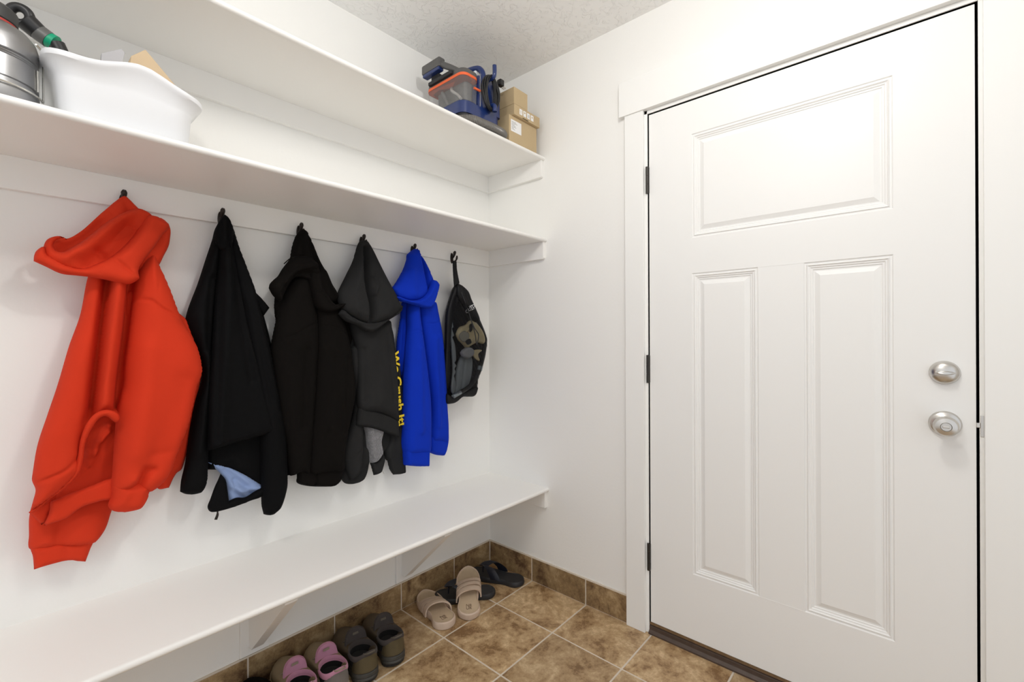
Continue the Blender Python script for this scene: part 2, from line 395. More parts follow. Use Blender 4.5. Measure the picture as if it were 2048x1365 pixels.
# ------------------------------------------------------------------ shelves and bench
XL = -3.2
def board(name, y0, z1, t, mt, parent):
    r = t/2; prof = [(0, z1), (0, z1-t)]
    for a in np.linspace(-90, -270, 9): prof.append((y0+r+r*math.cos(math.radians(a)), z1-r+r*math.sin(math.radians(a))))
    o = prism(name, [(p[0], p[1]) for p in prof], 0, XL, 0, mt, parent); autosmooth(o, 35); return o
def shelf(name, depth, z, label):
    t = thing(name, label, 'shelf', (0, 0, z))
    f = board('shelf_board', -depth, z, .0175, shelf_m, t); fix(f, t)
    fix(box('rail', XL, 0, -.018, 0, z-.0175-.082, z-.0175, shelf_m, t, .001), t)
    fix(prism('end_cleat', [(-.018, z-.0175), (-.018, z-.0995), (-depth+.015, z-.0995), (-depth+.011, z-.094), (-depth+.011, z-.0175)], 0, -.018, 0, shelf_m, t, .001), t)
    return t
up_s = shelf('wall_shelf', .3768, 2.0499, 'long white painted wall shelf nearest the ceiling, carrying the blue cleaner and boxes')
lo_s = shelf('wall_shelf', .3875, 1.6594, 'long white painted wall shelf directly above the hanging clothes, carrying the tub')
be = thing('bench', 'long white painted built-in bench seat fixed to the wall under the clothes', 'bench', (0, 0, .473))
fix(board('seat', -.3922, .473, .0195, shelf_m, be), be)
fix(prism('end_cleat', [(0, .4535), (0, .378), (-.381, .378), (-.381, .4535)], 0, -.018, 0, shelf_m, be, .001), be)
for bx in (-1.155, -.545, -1.77, -2.4):
    br = fix(box('bracket', bx-.045, bx+.045, -.012, 0, .122, .4535, shelf_m, be, .0015), be)
    g = prism('gusset', [(-.012, .4535), (-.012, .15), (-.034, .15), (-.30, .40), (-.30, .4535)], 0, bx-.019, bx+.019, shelf_m, br, .001)

# ------------------------------------------------------------------ coat hooks
def coat_hook(x, label):
    t = thing('coat_hook', label, 'hook', (x, -.018, 1.572), group='dark coat hooks on the rail')
    loops('base', [[(.009*s*math.cos(a), -d_, .0+.026*s*math.sin(a)) for a in np.linspace(0, 2*math.pi, 20, endpoint=False)] for d_, s in ((0, 1), (.003, .95), (.005, .6))], black_metal, t)
    o = tube('upper_prong', [(0, -.003, .0), (0, -.012, .004), (0, -.018, .012), (0, -.022, .024), (0, -.026, .031)], .004, black_metal, t, 10, .003, radii=[.0045, .004, .0045, .0065, .0075, .004])
    tube('lower_prong', [(0, -.003, -.012), (0, -.016, -.017), (0, -.030, -.014), (0, -.037, -.003), (0, -.038, .008)], .0035, black_metal, t, 10, .003, radii=[.004, .0035, .0035, .004, .0052, .003])
    return t
hk = ['dark metal coat hook holding the red hoodie', 'dark metal coat hook holding the black zip jacket', 'dark metal coat hook holding the black hoodie',
      'dark metal coat hook holding the charcoal hoodie', 'dark metal coat hook holding the bright blue hoodie', 'dark metal coat hook holding the black mesh bag']
HX = [-1.497+.2492*i for i in range(6)]; HX[5] = -.268
for x_, l_ in zip(HX, hk): coat_hook(x_-.007*(1.0 if x_ > -1.3 else 0), l_)

# ------------------------------------------------------------------ garments
def cloth(name, col, rough=.85, sheen=.25, b=.25, var=.06, spec=.2):
    return mat(name, col, rough, bump=(420, b, .0012), var=(9, var), sheen=sheen, spec=spec)
red = cloth('red_fleece', (.60, .036, .010), sheen=0)
black_n = cloth('black_shell', (.0022, .0022, .0026), .8, .0, spec=.12)
black_f = cloth('black_fleece', (.0060, .0050, .0044), .95, .0, spec=.08)
char = cloth('charcoal_fleece', (.021, .021, .0212), .95, .0, .4, .2, spec=.1)
fleece = mat('grey_fleece_lining', (.16, .16, .17), .95, bump=(160, 1, .006), var=(90, .5), sheen=.4)
blue = cloth('blue_fleece', (.0, .027, .44), sheen=0)
lining_blue = cloth('pale_blue_lining', (.24, .33, .56), .6, .1)

def garment(name, label, cat, x):
    return thing(name, label, cat, (x, -.04, 1.56))
# --- 1 red hoodie
g = garment('hooded_sweatshirt', 'bright red hooded sweatshirt hanging leftmost on the wall hooks', 'sweatshirt', HX[0])
P = lambda *a, **k: puff(*a, mat=red, parent=g, **k)
P('back_panel', [(262, 580), (395, 660), (404, 735), (396, 790), (382, 870), (364, 938), (352, 948), (338, 976, 1), (316, 978), (250, 900), (250, 700)], (.05, .035), .02, .01, .03, [([(320, 948), (350, 942), (366, 925)], -.003, .004)])
P('sleeve', [(62, 1020), (58, 1072), (61, 1100), (110, 1093), (185, 1087), (206, 1066), (218, 1037), (226, 990), (160, 970), (90, 980)], (.035, .05), .026, .02, .04, [([(100, 1085), (150, 1092), (186, 1076)], .007, (.010, .016)), ([(120, 1040), (112, 1088)], -.008, .012), ([(170, 1030), (150, 1085)], .006, .02)])
P('cuff', [(63, 1092), (110, 1084), (150, 1082), (187, 1078), (180, 1100), (171, 1124, 1), (155, 1123), (141, 1121), (105, 1128), (68, 1140, 1), (66, 1115)], .048, .020, .014, .02, [([(90, 1105), (160, 1105)], -.003, .02), ([(130, 1095), (128, 1122)], -.003, .006)])
P('lining', [(180, 850), (212, 828), (245, 835), (245, 1000), (226, 998), (162, 1017), (100, 1050), (84, 1035), (100, 1000), (145, 955), (160, 925), (168, 880)], .055, .010, .01, .02, [([(185, 905), (200, 870), (215, 850)], .014, .008), ([(200, 880), (216, 862)], .014, .005), ([(175, 900), (178, 930), (190, 900)], .008, .004)])
P('hem_band', [(101, 1004, 1), (147, 985), (180, 973), (232, 957), (236, 995), (200, 1003), (162, 1016), (133, 1037), (86, 1053, 1), (97, 1030)], (.095, .10), .012, .008, .012)
P('hem_fold', [(59, 1027, 1), (80, 1010), (100, 1000), (108, 1003), (96, 1030), (86, 1053, 1), (72, 1040)], .085, .005, .005, .012)
P('body', [(186, 530), (225, 522), (266, 528), (280, 560), (275, 600), (262, 700), (250, 800), (243, 838, 1), (228, 828), (212, 822), (194, 829), (177, 852), (166, 880), (162, 910), (158, 937), (145, 955), (125, 975), (100, 995), (60, 1024, 1), (66, 1003), (71, 980), (64, 962), (65, 948), (75, 890), (94, 832), (115, 770), (138, 692), (159, 634)],
  (.065, .115), .035, .03, .035, [([(230, 525), (224, 560), (214, 634), (205, 700), (196, 775), (192, 828)], .030, (.006, .026)), ([(222, 530), (213, 585), (203, 660), (193, 740), (182, 840)], -.055, (.013, .009)), ([(266, 535), (262, 570), (252, 670), (240, 770), (236, 815)], -.060, (.013, .012)), ([(110, 860), (140, 800), (165, 690)], .008, .035), ([(68, 964), (100, 950), (130, 935), (158, 908)], -.007, .0042), ([(95, 1000), (130, 968), (155, 935)], .006, .006)], seed=3)
P('hem_rim', [(57, 1026), (85, 1003), (125, 970), (146, 946), (155, 915), (161, 880), (172, 850), (190, 828), (212, 820), (234, 826), (240, 838), (232, 846), (212, 833), (198, 838), (184, 858), (171, 886), (167, 918), (159, 946), (132, 976), (100, 999), (66, 1027)], (.15, .115), .010, .010, .010)
P('sleeve', [(270, 555), (290, 520), (305, 510), (318, 531), (338, 575), (364, 642), (382, 672), (396, 701), (403, 735), (402, 751), (393, 773), (385, 812), (376, 850), (355, 905), (338, 949), (320, 970), (298, 984), (262, 981), (226, 980), (225, 940), (229, 873), (235, 808), (245, 770), (248, 722), (256, 663), (264, 600)],
  (.065, .11), .055, .04, .06, [([(264, 601), (294, 603), (314, 618), (346, 634), (370, 655)], -.007, .0042), ([(316, 530), (311, 570), (304, 602)], -.002, .003), ([(285, 935), (275, 960), (262, 980)], -.014, .010), ([(300, 905), (340, 900)], -.004, .012), ([(262, 955), (246, 978)], .008, .01), ([(288, 700), (280, 800), (262, 900)], .010, .03), ([(360, 760), (330, 860), (300, 930)], -.010, .03), ([(275, 975), (282, 950), (300, 935)], -.010, .008)], seed=5)
P('cuff', [(227, 966), (262, 962), (299, 966), (297, 990), (291, 1006), (280, 1017), (253, 1024), (232, 1024), (219, 1018), (216, 1009), (222, 994)], .112, .035, .025, .03, [([(250, 985), (240, 1000)], .004, .008)])
P('hood', [(249, 392), (258, 398), (270, 410), (276, 416), (300, 440), (290, 470), (250, 490), (190, 508), (130, 514), (102, 502), (104, 486), (118, 477), (137, 477), (163, 462), (188, 440), (201, 428), (214, 417), (232, 402)], (.066, .080), .02, .02, .03, [([(249, 400), (258, 420), (262, 440)], -.012, .012), ([(216, 420), (226, 432)], -.003, .004), ([(200, 445), (160, 480), (130, 500)], -.02, .02)])
P('hood_back', [(318, 436), (335, 446), (341, 460), (340, 478), (337, 493), (327, 513), (317, 532), (290, 560), (268, 550), (280, 500), (305, 465)], (.06, .055), .022, .02, .02)
P('hood_lining', [(274, 417), (294, 423), (305, 433), (298, 452), (280, 480), (262, 505), (230, 530), (195, 540), (160, 542), (126, 538), (104, 528), (88, 513), (87, 494), (93, 481), (104, 475), (120, 473), (136, 480, 1), (124, 478), (114, 480), (107, 488), (108, 497), (116, 504), (128, 504), (140, 497), (155, 489), (184, 468), (214, 444), (245, 426)], (.075, .115), .022, .015, .02,
  [([(255, 428), (215, 462), (170, 500), (130, 516)], .014, .014), ([(255, 460), (215, 500), (180, 530)], -.022, .022), ([(195, 503), (208, 514)], -.012, .010), ([(240, 430), (200, 460), (160, 490), (140, 505)], .012, (.006, .012))])
P('hood_rim', [(67, 523, 1), (68, 512), (73, 502), (87, 494), (95, 510), (112, 520), (135, 531), (163, 538), (194, 528), (220, 515), (245, 495), (266, 472), (282, 448), (292, 433), (304, 431), (318, 436), (334, 447), (338, 456), (325, 470), (307, 497), (286, 523), (277, 540), (279, 557, 1), (272, 563), (257, 569), (240, 567), (220, 562), (183, 555), (155, 552), (122, 548), (91, 534)], (.09, .125), .028, .02, .022,
  [([(220, 516), (245, 535), (268, 555)], -.006, .004), ([(268, 555), (262, 545), (272, 545)], .004, .004), ([(300, 440), (275, 480), (250, 512)], .008, .02), ([(90, 520), (140, 540), (190, 545)], -.006, .012)])

# --- 2 black jacket
g = garment('zip_jacket', 'thin black zip jacket with pale blue lining hanging beside the red hoodie', 'jacket', HX[1])
P = lambda *a, **k: puff(*a, mat=k.pop('m', black_n), parent=g, **k)
P('back_panel', [(430, 480), (500, 560), (545, 700), (560, 820), (560, 900), (528, 985), (505, 968), (482, 951), (455, 939), (432, 940, 1), (413, 940, 1), (408, 800), (415, 600)], (.04, .05), .02, .015, .03)
P('collar', [(508, 580), (511, 585, 1), (524, 598), (539, 616, 1), (526, 634, 1), (512, 612)], .05, .01, .008, .01)
P('sleeve', [(446, 434), (430, 458), (424, 480), (410, 522), (396, 565), (371, 636), (376, 665), (392, 700), (403, 740), (402, 765), (391, 800), (380, 855), (370, 926), (362, 962), (360, 984, 1), (372, 989), (390, 989), (402, 985, 1), (410, 975), (415, 950), (417, 850), (422, 700), (432, 560), (445, 470)], (.04, .07), .035, .025, .035, [([(395, 640), (405, 760), (388, 900)], .012, .02), ([(420, 560), (408, 700)], -.012, .012)], seed=2)
P('lining', [(416, 925, 1), (436, 928), (460, 936), (490, 950), (529, 973, 1), (529, 983), (505, 990), (489, 1000), (473, 1000), (459, 1006), (452, 990), (450, 962), (441, 948)], .06, .012, .01, .02, [([(450, 940), (480, 965), (500, 985)], -.010, .010), ([(460, 970), (480, 980), (525, 972)], .010, .008), ([(465, 960), (470, 985), (490, 996)], -.008, .006)], m=lining_blue)
P('hem_band', [(441, 948, 1), (436, 960), (429, 975), (420, 1000), (415, 1013), (417, 1021), (424, 1025), (443, 1022), (473, 1013), (499, 1003), (530, 990), (530, 974), (510, 983), (490, 995), (473, 996), (458, 1002, 1), (455, 980), (451, 960)], .078, .012, .01, .012)
P('front_panel', [(446, 432), (458, 440), (468, 480), (480, 560), (499, 663), (518, 738), (549, 862, 1), (523, 871), (480, 883), (415, 902, 1), (416, 800), (423, 700), (434, 540), (438, 470)], (.05, .10), .02, .015, .02, [([(447, 440), (452, 600), (440, 780), (430, 890)], .012, .02), ([(458, 450), (475, 600), (500, 760)], -.010, .014), ([(438, 540), (434, 700), (428, 880)], -.008, .008), ([(418, 895), (480, 876), (545, 856)], -.002, .003)], seed=4)
P('sleeve', [(446, 431), (456, 440), (464, 452), (476, 490), (495, 541), (511, 586), (527, 654), (540, 702), (558, 799), (569, 846), (572, 900), (573, 950), (572, 975), (560, 1014), (545, 1029, 1), (535, 1031), (527, 1029, 1), (523, 1010), (522, 949), (520, 890), (508, 790), (485, 650), (465, 540), (452, 470)], (.045, .085), .035, .025, .03, [([(495, 600), (530, 760), (548, 940)], .008, .02), ([(470, 500), (500, 620), (535, 800)], -.008, .01), ([(530, 1018), (545, 1012)], -.004, .006)], seed=6)
P('top_fold', [(448, 430), (456, 434), (464, 450), (467, 470), (460, 500), (440, 500), (430, 475), (435, 450)], .075, .016, .02, .015, [([(452, 436), (456, 500)], -.01, .005), ([(440, 450), (438, 500)], -.008, .005)])
fix(tube('zipper_pull', [W(434, 1022, 1, -.08), W(436, 1030, 1, -.08), W(433, 1040, 1, -.08)], .0022, black_metal, g, 8, .003), g)
fix(tube('zipper_pull', [W(436, 1022, 1, -.085), W(434, 1030, 1, -.085), W(430, 1040, 1, -.085)], .0022, black_metal, g, 8, .003), g)

# --- 3 black hoodie
BH = 1
g = garment('hooded_sweatshirt', 'plain black hooded sweatshirt with slumped hood hanging between the zip jacket and the charcoal hoodie', 'sweatshirt', HX[2])
P = lambda *a, **k: puff(*a, mat=k.pop('m', black_f), parent=g, **k)
P('collar', [(552, 575), (580, 545), (640, 540), (668, 585), (694, 600), (700, 690), (640, 700), (560, 660)], .045, .02, .02, .02)
P('body', [(575, 590), (620, 560), (670, 600), (695, 700), (695, 880), (684, 940), (678, 962), (668, 972), (640, 974), (611, 972), (593, 965), (594, 948), (572, 950), (560, 860), (545, 760), (543, 690)], (.05, .05), .025, .02, .035)
P('cuff', [(596, 925), (630, 930), (634, 962), (622, 972), (609, 971), (594, 965, 1)], .085, .02, .014, .015)
P('cuff', [(630, 925), (686, 922), (680, 960), (668, 972), (650, 974), (630, 973, 1)], .09, .022, .014, .015)
P('sleeve', [(600, 550), (618, 560), (628, 600), (634, 660), (632, 740), (626, 840), (622, 900), (615, 948), (597, 946), (580, 952), (573, 930), (570, 890), (560, 850), (549, 780), (541, 715), (542, 690), (552, 640), (561, 603), (585, 560)], (.06, .085), .045, .03, .045, [([(543, 692), (560, 678), (584, 668), (606, 655), (628, 646)], -.004, .0035), ([(568, 600), (556, 680)], .004, .01), ([(605, 700), (600, 850)], -.012, .016)], seed=8)
P('sleeve', [(628, 605), (655, 608), (673, 612), (684, 640), (698, 690), (705, 746), (707, 790), (699, 835), (689, 890), (684, 938), (655, 944), (618, 946), (616, 900), (622, 820), (628, 720), (629, 655)], (.065, .095), .045, .03, .045, [([(631, 654), (654, 654), (687, 668), (698, 690)], -.004, .0035), ([(650, 700), (645, 850)], .008, .02), ([(690, 720), (680, 860)], -.008, .014)], seed=9)
P('hood', [(605, 458), (609, 460), (613, 462), (617, 470), (627, 495), (638, 522), (651, 545), (662, 568), (673, 588), (670, 606), (640, 606), (605, 560), (582, 535), (581, 512), (585, 490), (590, 475), (597, 465)], (.05, .075), .03, .025, .025, [([(611, 464), (618, 500), (630, 540)], -.014, .009), ([(600, 468), (598, 510)], -.008, .008), ([(645, 545), (655, 575), (668, 595)], .010, .008)])
P('hood_lobe', [(582, 516), (590, 513), (600, 512), (614, 513), (625, 520), (633, 533), (637, 549), (630, 560), (618, 563), (606, 557), (595, 555), (585, 559), (575, 572), (566, 592), (561, 605, 1), (553, 598), (545, 591), (538, 577), (539, 569), (547, 560), (555, 553), (563, 540), (572, 528)], (.085, .10), .03, .02, .022, [([(565, 565), (590, 540), (628, 532)], .014, .010), ([(560, 590), (580, 556), (600, 548), (620, 552)], -.014, .010)])
P('hood_lobe', [(622, 520), (633, 532), (638, 550), (641, 568), (648, 585), (659, 602), (669, 609), (681, 606), (690, 598), (692, 604), (684, 615), (665, 625), (645, 624), (630, 612), (620, 580), (614, 548)], (.085, .11), .028, .02, .018, [([(636, 540), (634, 565), (638, 585)], .006, .008), ([(630, 588), (642, 583), (650, 588)], -.004, .003), ([(646, 590), (660, 607), (685, 608)], .010, .007)])
fix(tube('drawstring', [W(583, 516, 1, -.10), W(578, 519, 1, -.10), W(568, 528, 1, -.10)], .0016, black_f, g, 8, .004), g)

# --- 4 charcoal hoodie
g = garment('hooded_sweatshirt', 'faded charcoal hooded sweatshirt with yellow lettering down one sleeve', 'sweatshirt', HX[3])
P = lambda *a, **k: puff(*a, mat=k.pop('m', char), parent=g, **k)
P('back_panel', [(690, 635), (740, 640), (778, 645), (790, 720), (792, 870), (784, 895), (763, 907), (735, 905), (700, 950), (686, 950), (688, 880), (702, 790), (700, 720)], (.04, .04), .02, .015, .03)
P('sleeve', [(772, 640), (780, 655), (787, 695), (794, 715), (800, 765), (806, 820), (808, 880), (808, 922), (774, 922), (768, 904), (776, 880), (780, 780), (776, 700)], (.05, .05), .025, .02, .02, [([(780, 660), (790, 760), (795, 900)], .004, .01)])
P('cuff', [(774, 912, 1), (808, 912, 1), (809, 946, 1), (798, 949), (786, 950, 1), (779, 938)], .055, .02, .014, .012)
P('fleece_lining', [(728, 848), (764, 855), (761, 884), (764, 905), (757, 918), (749, 925), (738, 925), (733, 900), (730, 870)], .06, .025, .015, .02, m=fleece)
P('cuff', [(740, 922), (752, 924), (764, 906, 1), (768, 916), (765, 932), (760, 945), (747, 951, 1), (743, 936)], .06, .015, .01, .01)
P('cuff', [(700, 890), (735, 895), (736, 925), (727, 957), (712, 967), (692, 968), (682, 958), (680, 935), (690, 905)], .045, .025, .015, .02, [([(705, 950), (730, 930)], -.006, .006)])
P('sleeve', [(700, 700), (722, 690), (724, 860), (724, 905), (718, 945), (700, 962, 1), (690, 940), (684, 920), (692, 880), (706, 830), (708, 780)], (.06, .075), .022, .018, .02, [([(686, 918), (705, 912), (720, 898)], -.003, .003)])
P('body', [(700, 640), (740, 650), (776, 640), (781, 670), (787, 710), (792, 765), (794, 822), (794, 844), (772, 832), (748, 825), (717, 821), (714, 760), (712, 700)], (.07, .085), .035, .025, .03, [([(720, 700), (722, 800)], -.008, .012), ([(750, 690), (752, 800)], .008, .03), ([(768, 670), (782, 800)], -.006, .01)])
P('hem_band', [(717, 817), (735, 818), (748, 821), (772, 829), (794, 841), (796, 858), (797, 876, 1), (772, 866), (744, 857), (711, 852, 1)], .087, .018, .012, .015)
P('hood', [(726, 480), (729, 481), (732, 483), (741, 497), (757, 529), (773, 560), (789, 589), (797, 607), (804, 614, 1), (797, 625), (776, 639), (757, 646), (737, 649), (720, 645), (700, 635), (684, 622), (676, 603), (675, 586), (692, 550), (705, 524), (715, 491), (719, 483)], (.055, .12), .04, .03, .04,
  [([(726, 498), (723, 540), (728, 581), (735, 613), (736, 646)], -.038, .011), ([(737, 556), (742, 570), (738, 590)], .012, .007), ([(715, 520), (700, 590), (705, 625)], .008, .018), ([(750, 560), (768, 600), (765, 630)], .006, .02)], seed=11)
P('hood_rim', [(677, 629, 1), (684, 620), (700, 632), (720, 642), (737, 646), (757, 643), (776, 636), (790, 626), (804, 614), (797, 627), (789, 633), (776, 641), (762, 652), (750, 661), (740, 664), (729, 662), (713, 651), (692, 643)], .125, .022, .018, .01, [([(690, 634), (735, 654), (790, 630)], -.003, .003)])
# yellow lettering down the sleeve
yel = mat('yellow_print', (.85, .62, .02), .7, var=(250, .35), bump=(300, .3, .001))
fc = bpy.data.curves.new('lettering', 'FONT'); fc.body = 'We Crush It!'; fc.size = .043; fc.extrude = .0006; fc.offset = .0014; fc.space_character = 1.02
to = bpy.data.objects.new('lettering', fc); COL.objects.link(to); fc.materials.append(yel); to.parent = g
pa = W(789.5, 704, 1, -.090); pb = W(803, 853, 1, -.090)
d = (pb-pa)/np.linalg.norm(pb-pa); up_ = np.array([-d[2], 0, d[0]]); up_ = up_ if up_[0] > 0 else -up_
nrm = np.cross(d, up_)
Mx = Matrix((tuple(d), tuple(up_), tuple(nrm))).transposed().to_4x4()
bpy.context.view_layer.update(); wl = to.dimensions.x
Mx = Mx @ Matrix.Diagonal((float(np.linalg.norm(pb-pa))/wl, 1, 1, 1))
Mx.translation = Vector(pa)-Vector(g.location)-Vector(up_)*.012; to.matrix_local = Mx
fix(tube('cord_tip', [W(763, 940, 1, -.075), W(768, 948, 1, -.075)], .002, nickel, g, 8, .004), g)

# --- 5 blue hoodie
g = garment('hooded_sweatshirt', 'vivid royal blue hooded sweatshirt hanging beside the mesh bag', 'sweatshirt', HX[4])
P = lambda *a, **k: puff(*a, mat=k.pop('m', blue), parent=g, **k)
P('back_panel', [(808, 600), (868, 603), (876, 650), (884, 780), (886, 870), (858, 890), (820, 880), (803, 760), (797, 735), (793, 706), (794, 680), (800, 640)], (.04, .04), .02, .015, .03, [([(805, 640), (800, 740)], -.008, .006)])
P('sleeve', [(832, 605), (852, 610), (867, 603), (873, 625), (877, 647), (881, 675), (886, 727), (890, 803), (893, 860), (891, 887), (874, 885), (857, 880), (858, 820), (852, 750), (845, 700), (838, 650)], (.06, .06), .04, .03, .035, [([(845, 648), (862, 647), (878, 642)], -.003, .003), ([(860, 680), (866, 850)], .008, .015)], seed=12)
P('cuff', [(857, 868), (874, 872), (892, 870), (890, 898), (885, 912, 1), (870, 910), (855, 904, 1)], .06, .026, .02, .014)
P('print', [(832, 612), (837, 622), (840, 645), (842, 660), (842, 676), (838, 665), (835, 640)], .105, .003, .003, .004, m=black_f)
P('sleeve', [(817, 605), (832, 606), (837, 640), (845, 695), (852, 750), (857, 805), (858, 870), (854, 907), (830, 909), (807, 905), (805, 850), (806, 790), (810, 720), (814, 665)], (.07, .085), .045, .03, .035, [([(815, 664), (825, 661), (838, 668)], -.003, .003), ([(828, 700), (830, 860)], .008, .015)], seed=13)
P('cuff', [(806, 893, 1), (830, 895), (854, 893, 1), (853, 933, 1), (830, 933), (808, 931, 1)], .086, .034, .022, .016)
P('hood', [(829, 498), (833, 499), (837, 502), (842, 513), (853, 537), (864, 560), (862, 575), (852, 589), (838, 600), (820, 603), (805, 600), (792, 594), (783, 579), (790, 568), (797, 557), (808, 536), (814, 518), (815, 509), (821, 503)], (.055, .11), .035, .03, .035, [([(836, 508), (842, 535), (847, 560), (853, 585)], -.030, .008), ([(845, 520), (852, 545)], .008, .006), ([(815, 540), (820, 590)], .006, .015)])
P('hood_rim', [(791, 593, 1), (800, 594), (810, 598), (825, 601), (840, 598), (852, 588), (860, 573), (862, 562), (867, 560), (873, 564), (876, 572), (873, 586), (869, 599), (861, 615), (852, 617), (838, 614), (829, 611), (812, 606), (798, 602)], .125, .022, .02, .012, [([(795, 598), (830, 606), (855, 592), (866, 570)], .002, .006)], ripple=(.0012, .008, .3))

# ------------------------------------------------------------------ mesh bag with snorkel gear
mesh_m = mat('black_mesh_net', (.005, .005, .006), .7, spec=.15, alpha=.5)
bag_b = mat('black_nylon', (.004, .004, .005), .5, spec=.25, bump=(60, .4, .003))
g = thing('drawstring_bag', 'black mesh drawstring bag hanging on the hook nearest the corner', 'bag', (HX[5], -.06, 1.54))
P = lambda *a, **k: puff(*a, mat=k.pop('m', bag_b), parent=g, **k)
OUT = [(909, 574), (917, 568), (926, 574), (935, 582), (941, 598), (950, 617), (960, 640), (970, 664), (974, 680), (973, 697), (968, 718), (964, 739), (956, 760), (954, 779), (948, 792), (936, 793), (924, 794), (912, 805), (903, 808), (893, 807), (888, 790), (889, 740), (892, 690), (893, 634), (896, 614), (903, 590)]
P('bag_body', OUT, (.05, .055), .012, .035, .04, [([(925, 600), (950, 700)], .004, .01)], ripple=(.002, .02, .6))
P('side_panel', [(909, 574), (917, 568), (928, 578), (932, 600), (915, 606), (905, 640), (900, 690), (898, 760), (893, 780), (889, 760), (892, 690), (893, 634), (896, 614), (903, 590)], (.09, .085), .012, .02, .015, [([(915, 575), (905, 620)], -.006, .004)])
P('top_panel', [(912, 572), (919, 569), (927, 574), (936, 584), (942, 600), (951, 620), (958, 640), (950, 645), (938, 632), (925, 610), (915, 595)], (.095, .11), .012, .015, .012, [([(925, 578), (935, 605), (948, 632)], -.006, .004), ([(920, 575), (925, 600)], .005, .003)])
P('bottom_panel', [(893, 788), (905, 794), (918, 786), (935, 780), (954, 774), (953, 784), (948, 793), (936, 794), (924, 795), (912, 805), (903, 808), (893, 807)], .10, .012, .02, .012)
P('mesh_panel', [(909, 590), (926, 600), (941, 620), (955, 640), (966, 664), (970, 680), (969, 697), (964, 718), (960, 739), (952, 760), (950, 772), (930, 782), (905, 790), (896, 780), (899, 740), (900, 690), (903, 640)], (.115, .125), .022, .012, .03, m=mesh_m, front_only=True, noise=.004)
P('strap', [(905, 523, 1), (913, 523, 1), (914, 540), (919, 567, 1), (908, 574, 1), (906, 548)], (.07, .09), .004, .004, .004, noise=0)
fix(tube('drawcord', [W(922, 585, 1, -.125), W(935, 620, 1, -.135), (W(948, 655, 1, -.15)), W(957, 670, 1, -.15), W(954, 690, 1, -.15)], .0022, rubber_dark, g, 8, .006), g)
fix(tube('drawcord', [W(924, 588, 1, -.128), W(938, 628, 1, -.14), (W(950, 668, 1, -.152)), W(953, 690, 1, -.152)], .0022, rubber_dark, g, 8, .006), g)
tf = mat('white_print', (.75, .76, .78), .6)
def solidify_text(o):
    bpy.context.view_layer.update()
    me = bpy.data.meshes.new_from_object(o.evaluated_get(bpy.context.evaluated_depsgraph_get()))
    n = bpy.data.objects.new(o.name, me); COL.objects.link(n); n.parent = o.parent; n.matrix_local = o.matrix_local.copy()
    nm = o.name; bpy.data.objects.remove(o); n.name = nm
    return n
def flat_text(name, body, pa, pb, h, m, parent, normal_flip=False, n=None, ext=.0004):
    fc = bpy.data.curves.new(name, 'FONT'); fc.body = body; fc.size = h*1.35; fc.extrude = ext; fc.materials.append(m)
    o = bpy.data.objects.new(name, fc); COL.objects.link(o); o.parent = parent
    pa, pb = np.array(pa), np.array(pb); L_ = np.linalg.norm(pb-pa); d = (pb-pa)/L_
    n = np.array(n, float); n -= d*(n@d); n /= np.linalg.norm(n); u = np.cross(n, d)
    bpy.context.view_layer.update(); wl = max(o.dimensions.x, 1e-6)
    M_ = Matrix((tuple(d), tuple(u), tuple(n))).transposed().to_4x4() @ Matrix.Diagonal((L_/wl, 1, 1, 1))
    M_.translation = Vector(pa); o.matrix_local = parent.matrix_local.inverted() @ M_ if parent.parent is None else M_
    return solidify_text(o)
bpy.context.view_layer.update(); solidify_text(to)
flat_text('bag_label', 'OUTD', W(933, 628, 1, -.128), W(950, 614, 1, -.124), .017, tf, g, n=(.1, -1, .1))
for a, b_ in (((938, 613.5), (945, 610)), ((941, 621.5), (949, 617.5))):
    fix(tube('label_line', [W(*a, 1, -.127), W(*b_, 1, -.125)], .0008, tf, g, 6, smooth_path=False), g)
gear = 'snorkel gear inside the mesh bag'
fin_m = mat('grey_fin_rubber', (.22, .25, .27), .5, bump=(200, .4, .001)); mask_m = mat('yellowed_silicone', (.55, .47, .28), .35, var=(30, .3))
def single(name, poly, D, T, Tb, R, m, label, cat, folds=(), **k):
    q = W(poly[0][0], poly[0][1], 1, -(D[0] if isinstance(D, tuple) else D))
    t = puff(name, poly, D, T, Tb, R, folds, m, None, grid=.005, **k)
    # centre the origin on the piece itself
    c = Vector(q); t.data.transform(Matrix.Translation(-c)); t.location = c
    tag(t, label, cat, gear); return t
t = single('swim_fin', [(902, 640), (906, 655, 1), (903, 658, 1), (908, 672, 1), (904, 675, 1), (909, 690), (911, 720), (908, 726, 1), (912, 732, 1), (908, 738, 1), (911, 745, 1), (907, 752, 1), (911, 770), (906, 790), (902, 780), (905, 740), (903, 700), (901, 665)], .088, .008, .006, .006, fin_m, 'grey swim fin with toothed edge at left inside the mesh bag', 'fin')
t = single('swim_fin', [(922, 712), (938, 708), (944, 720), (943, 745), (938, 765), (930, 780), (918, 792), (908, 790), (910, 765), (912, 740)], .082, .012, .01, .015, fin_m, 'grey swim fin blade low in the middle of the mesh bag', 'fin', folds=[([(927, 720), (920, 785)], -.006, .006)])
mk = thing('diving_mask', 'yellowed snorkel mask with clear lens seen through the mesh bag', 'mask', tuple(W(935, 670, 1, -.10)), group=gear)
puff('skirt', [(912, 668), (918, 655), (930, 650), (938, 642), (947, 642), (955, 650), (962, 660), (968, 675), (966, 688), (955, 686), (945, 690), (932, 697), (925, 690), (916, 680)], .098, .018, .012, .02, [([(925, 665), (940, 655), (950, 668), (938, 682), (925, 675)], .006, .006)], mask_m, mk, .005)
puff('lens', [(918, 672), (928, 662), (938, 668), (936, 682), (925, 684)], .118, .003, .003, .008, (), mat('mask_lens', (.30, .29, .24), .1), mk, .005)
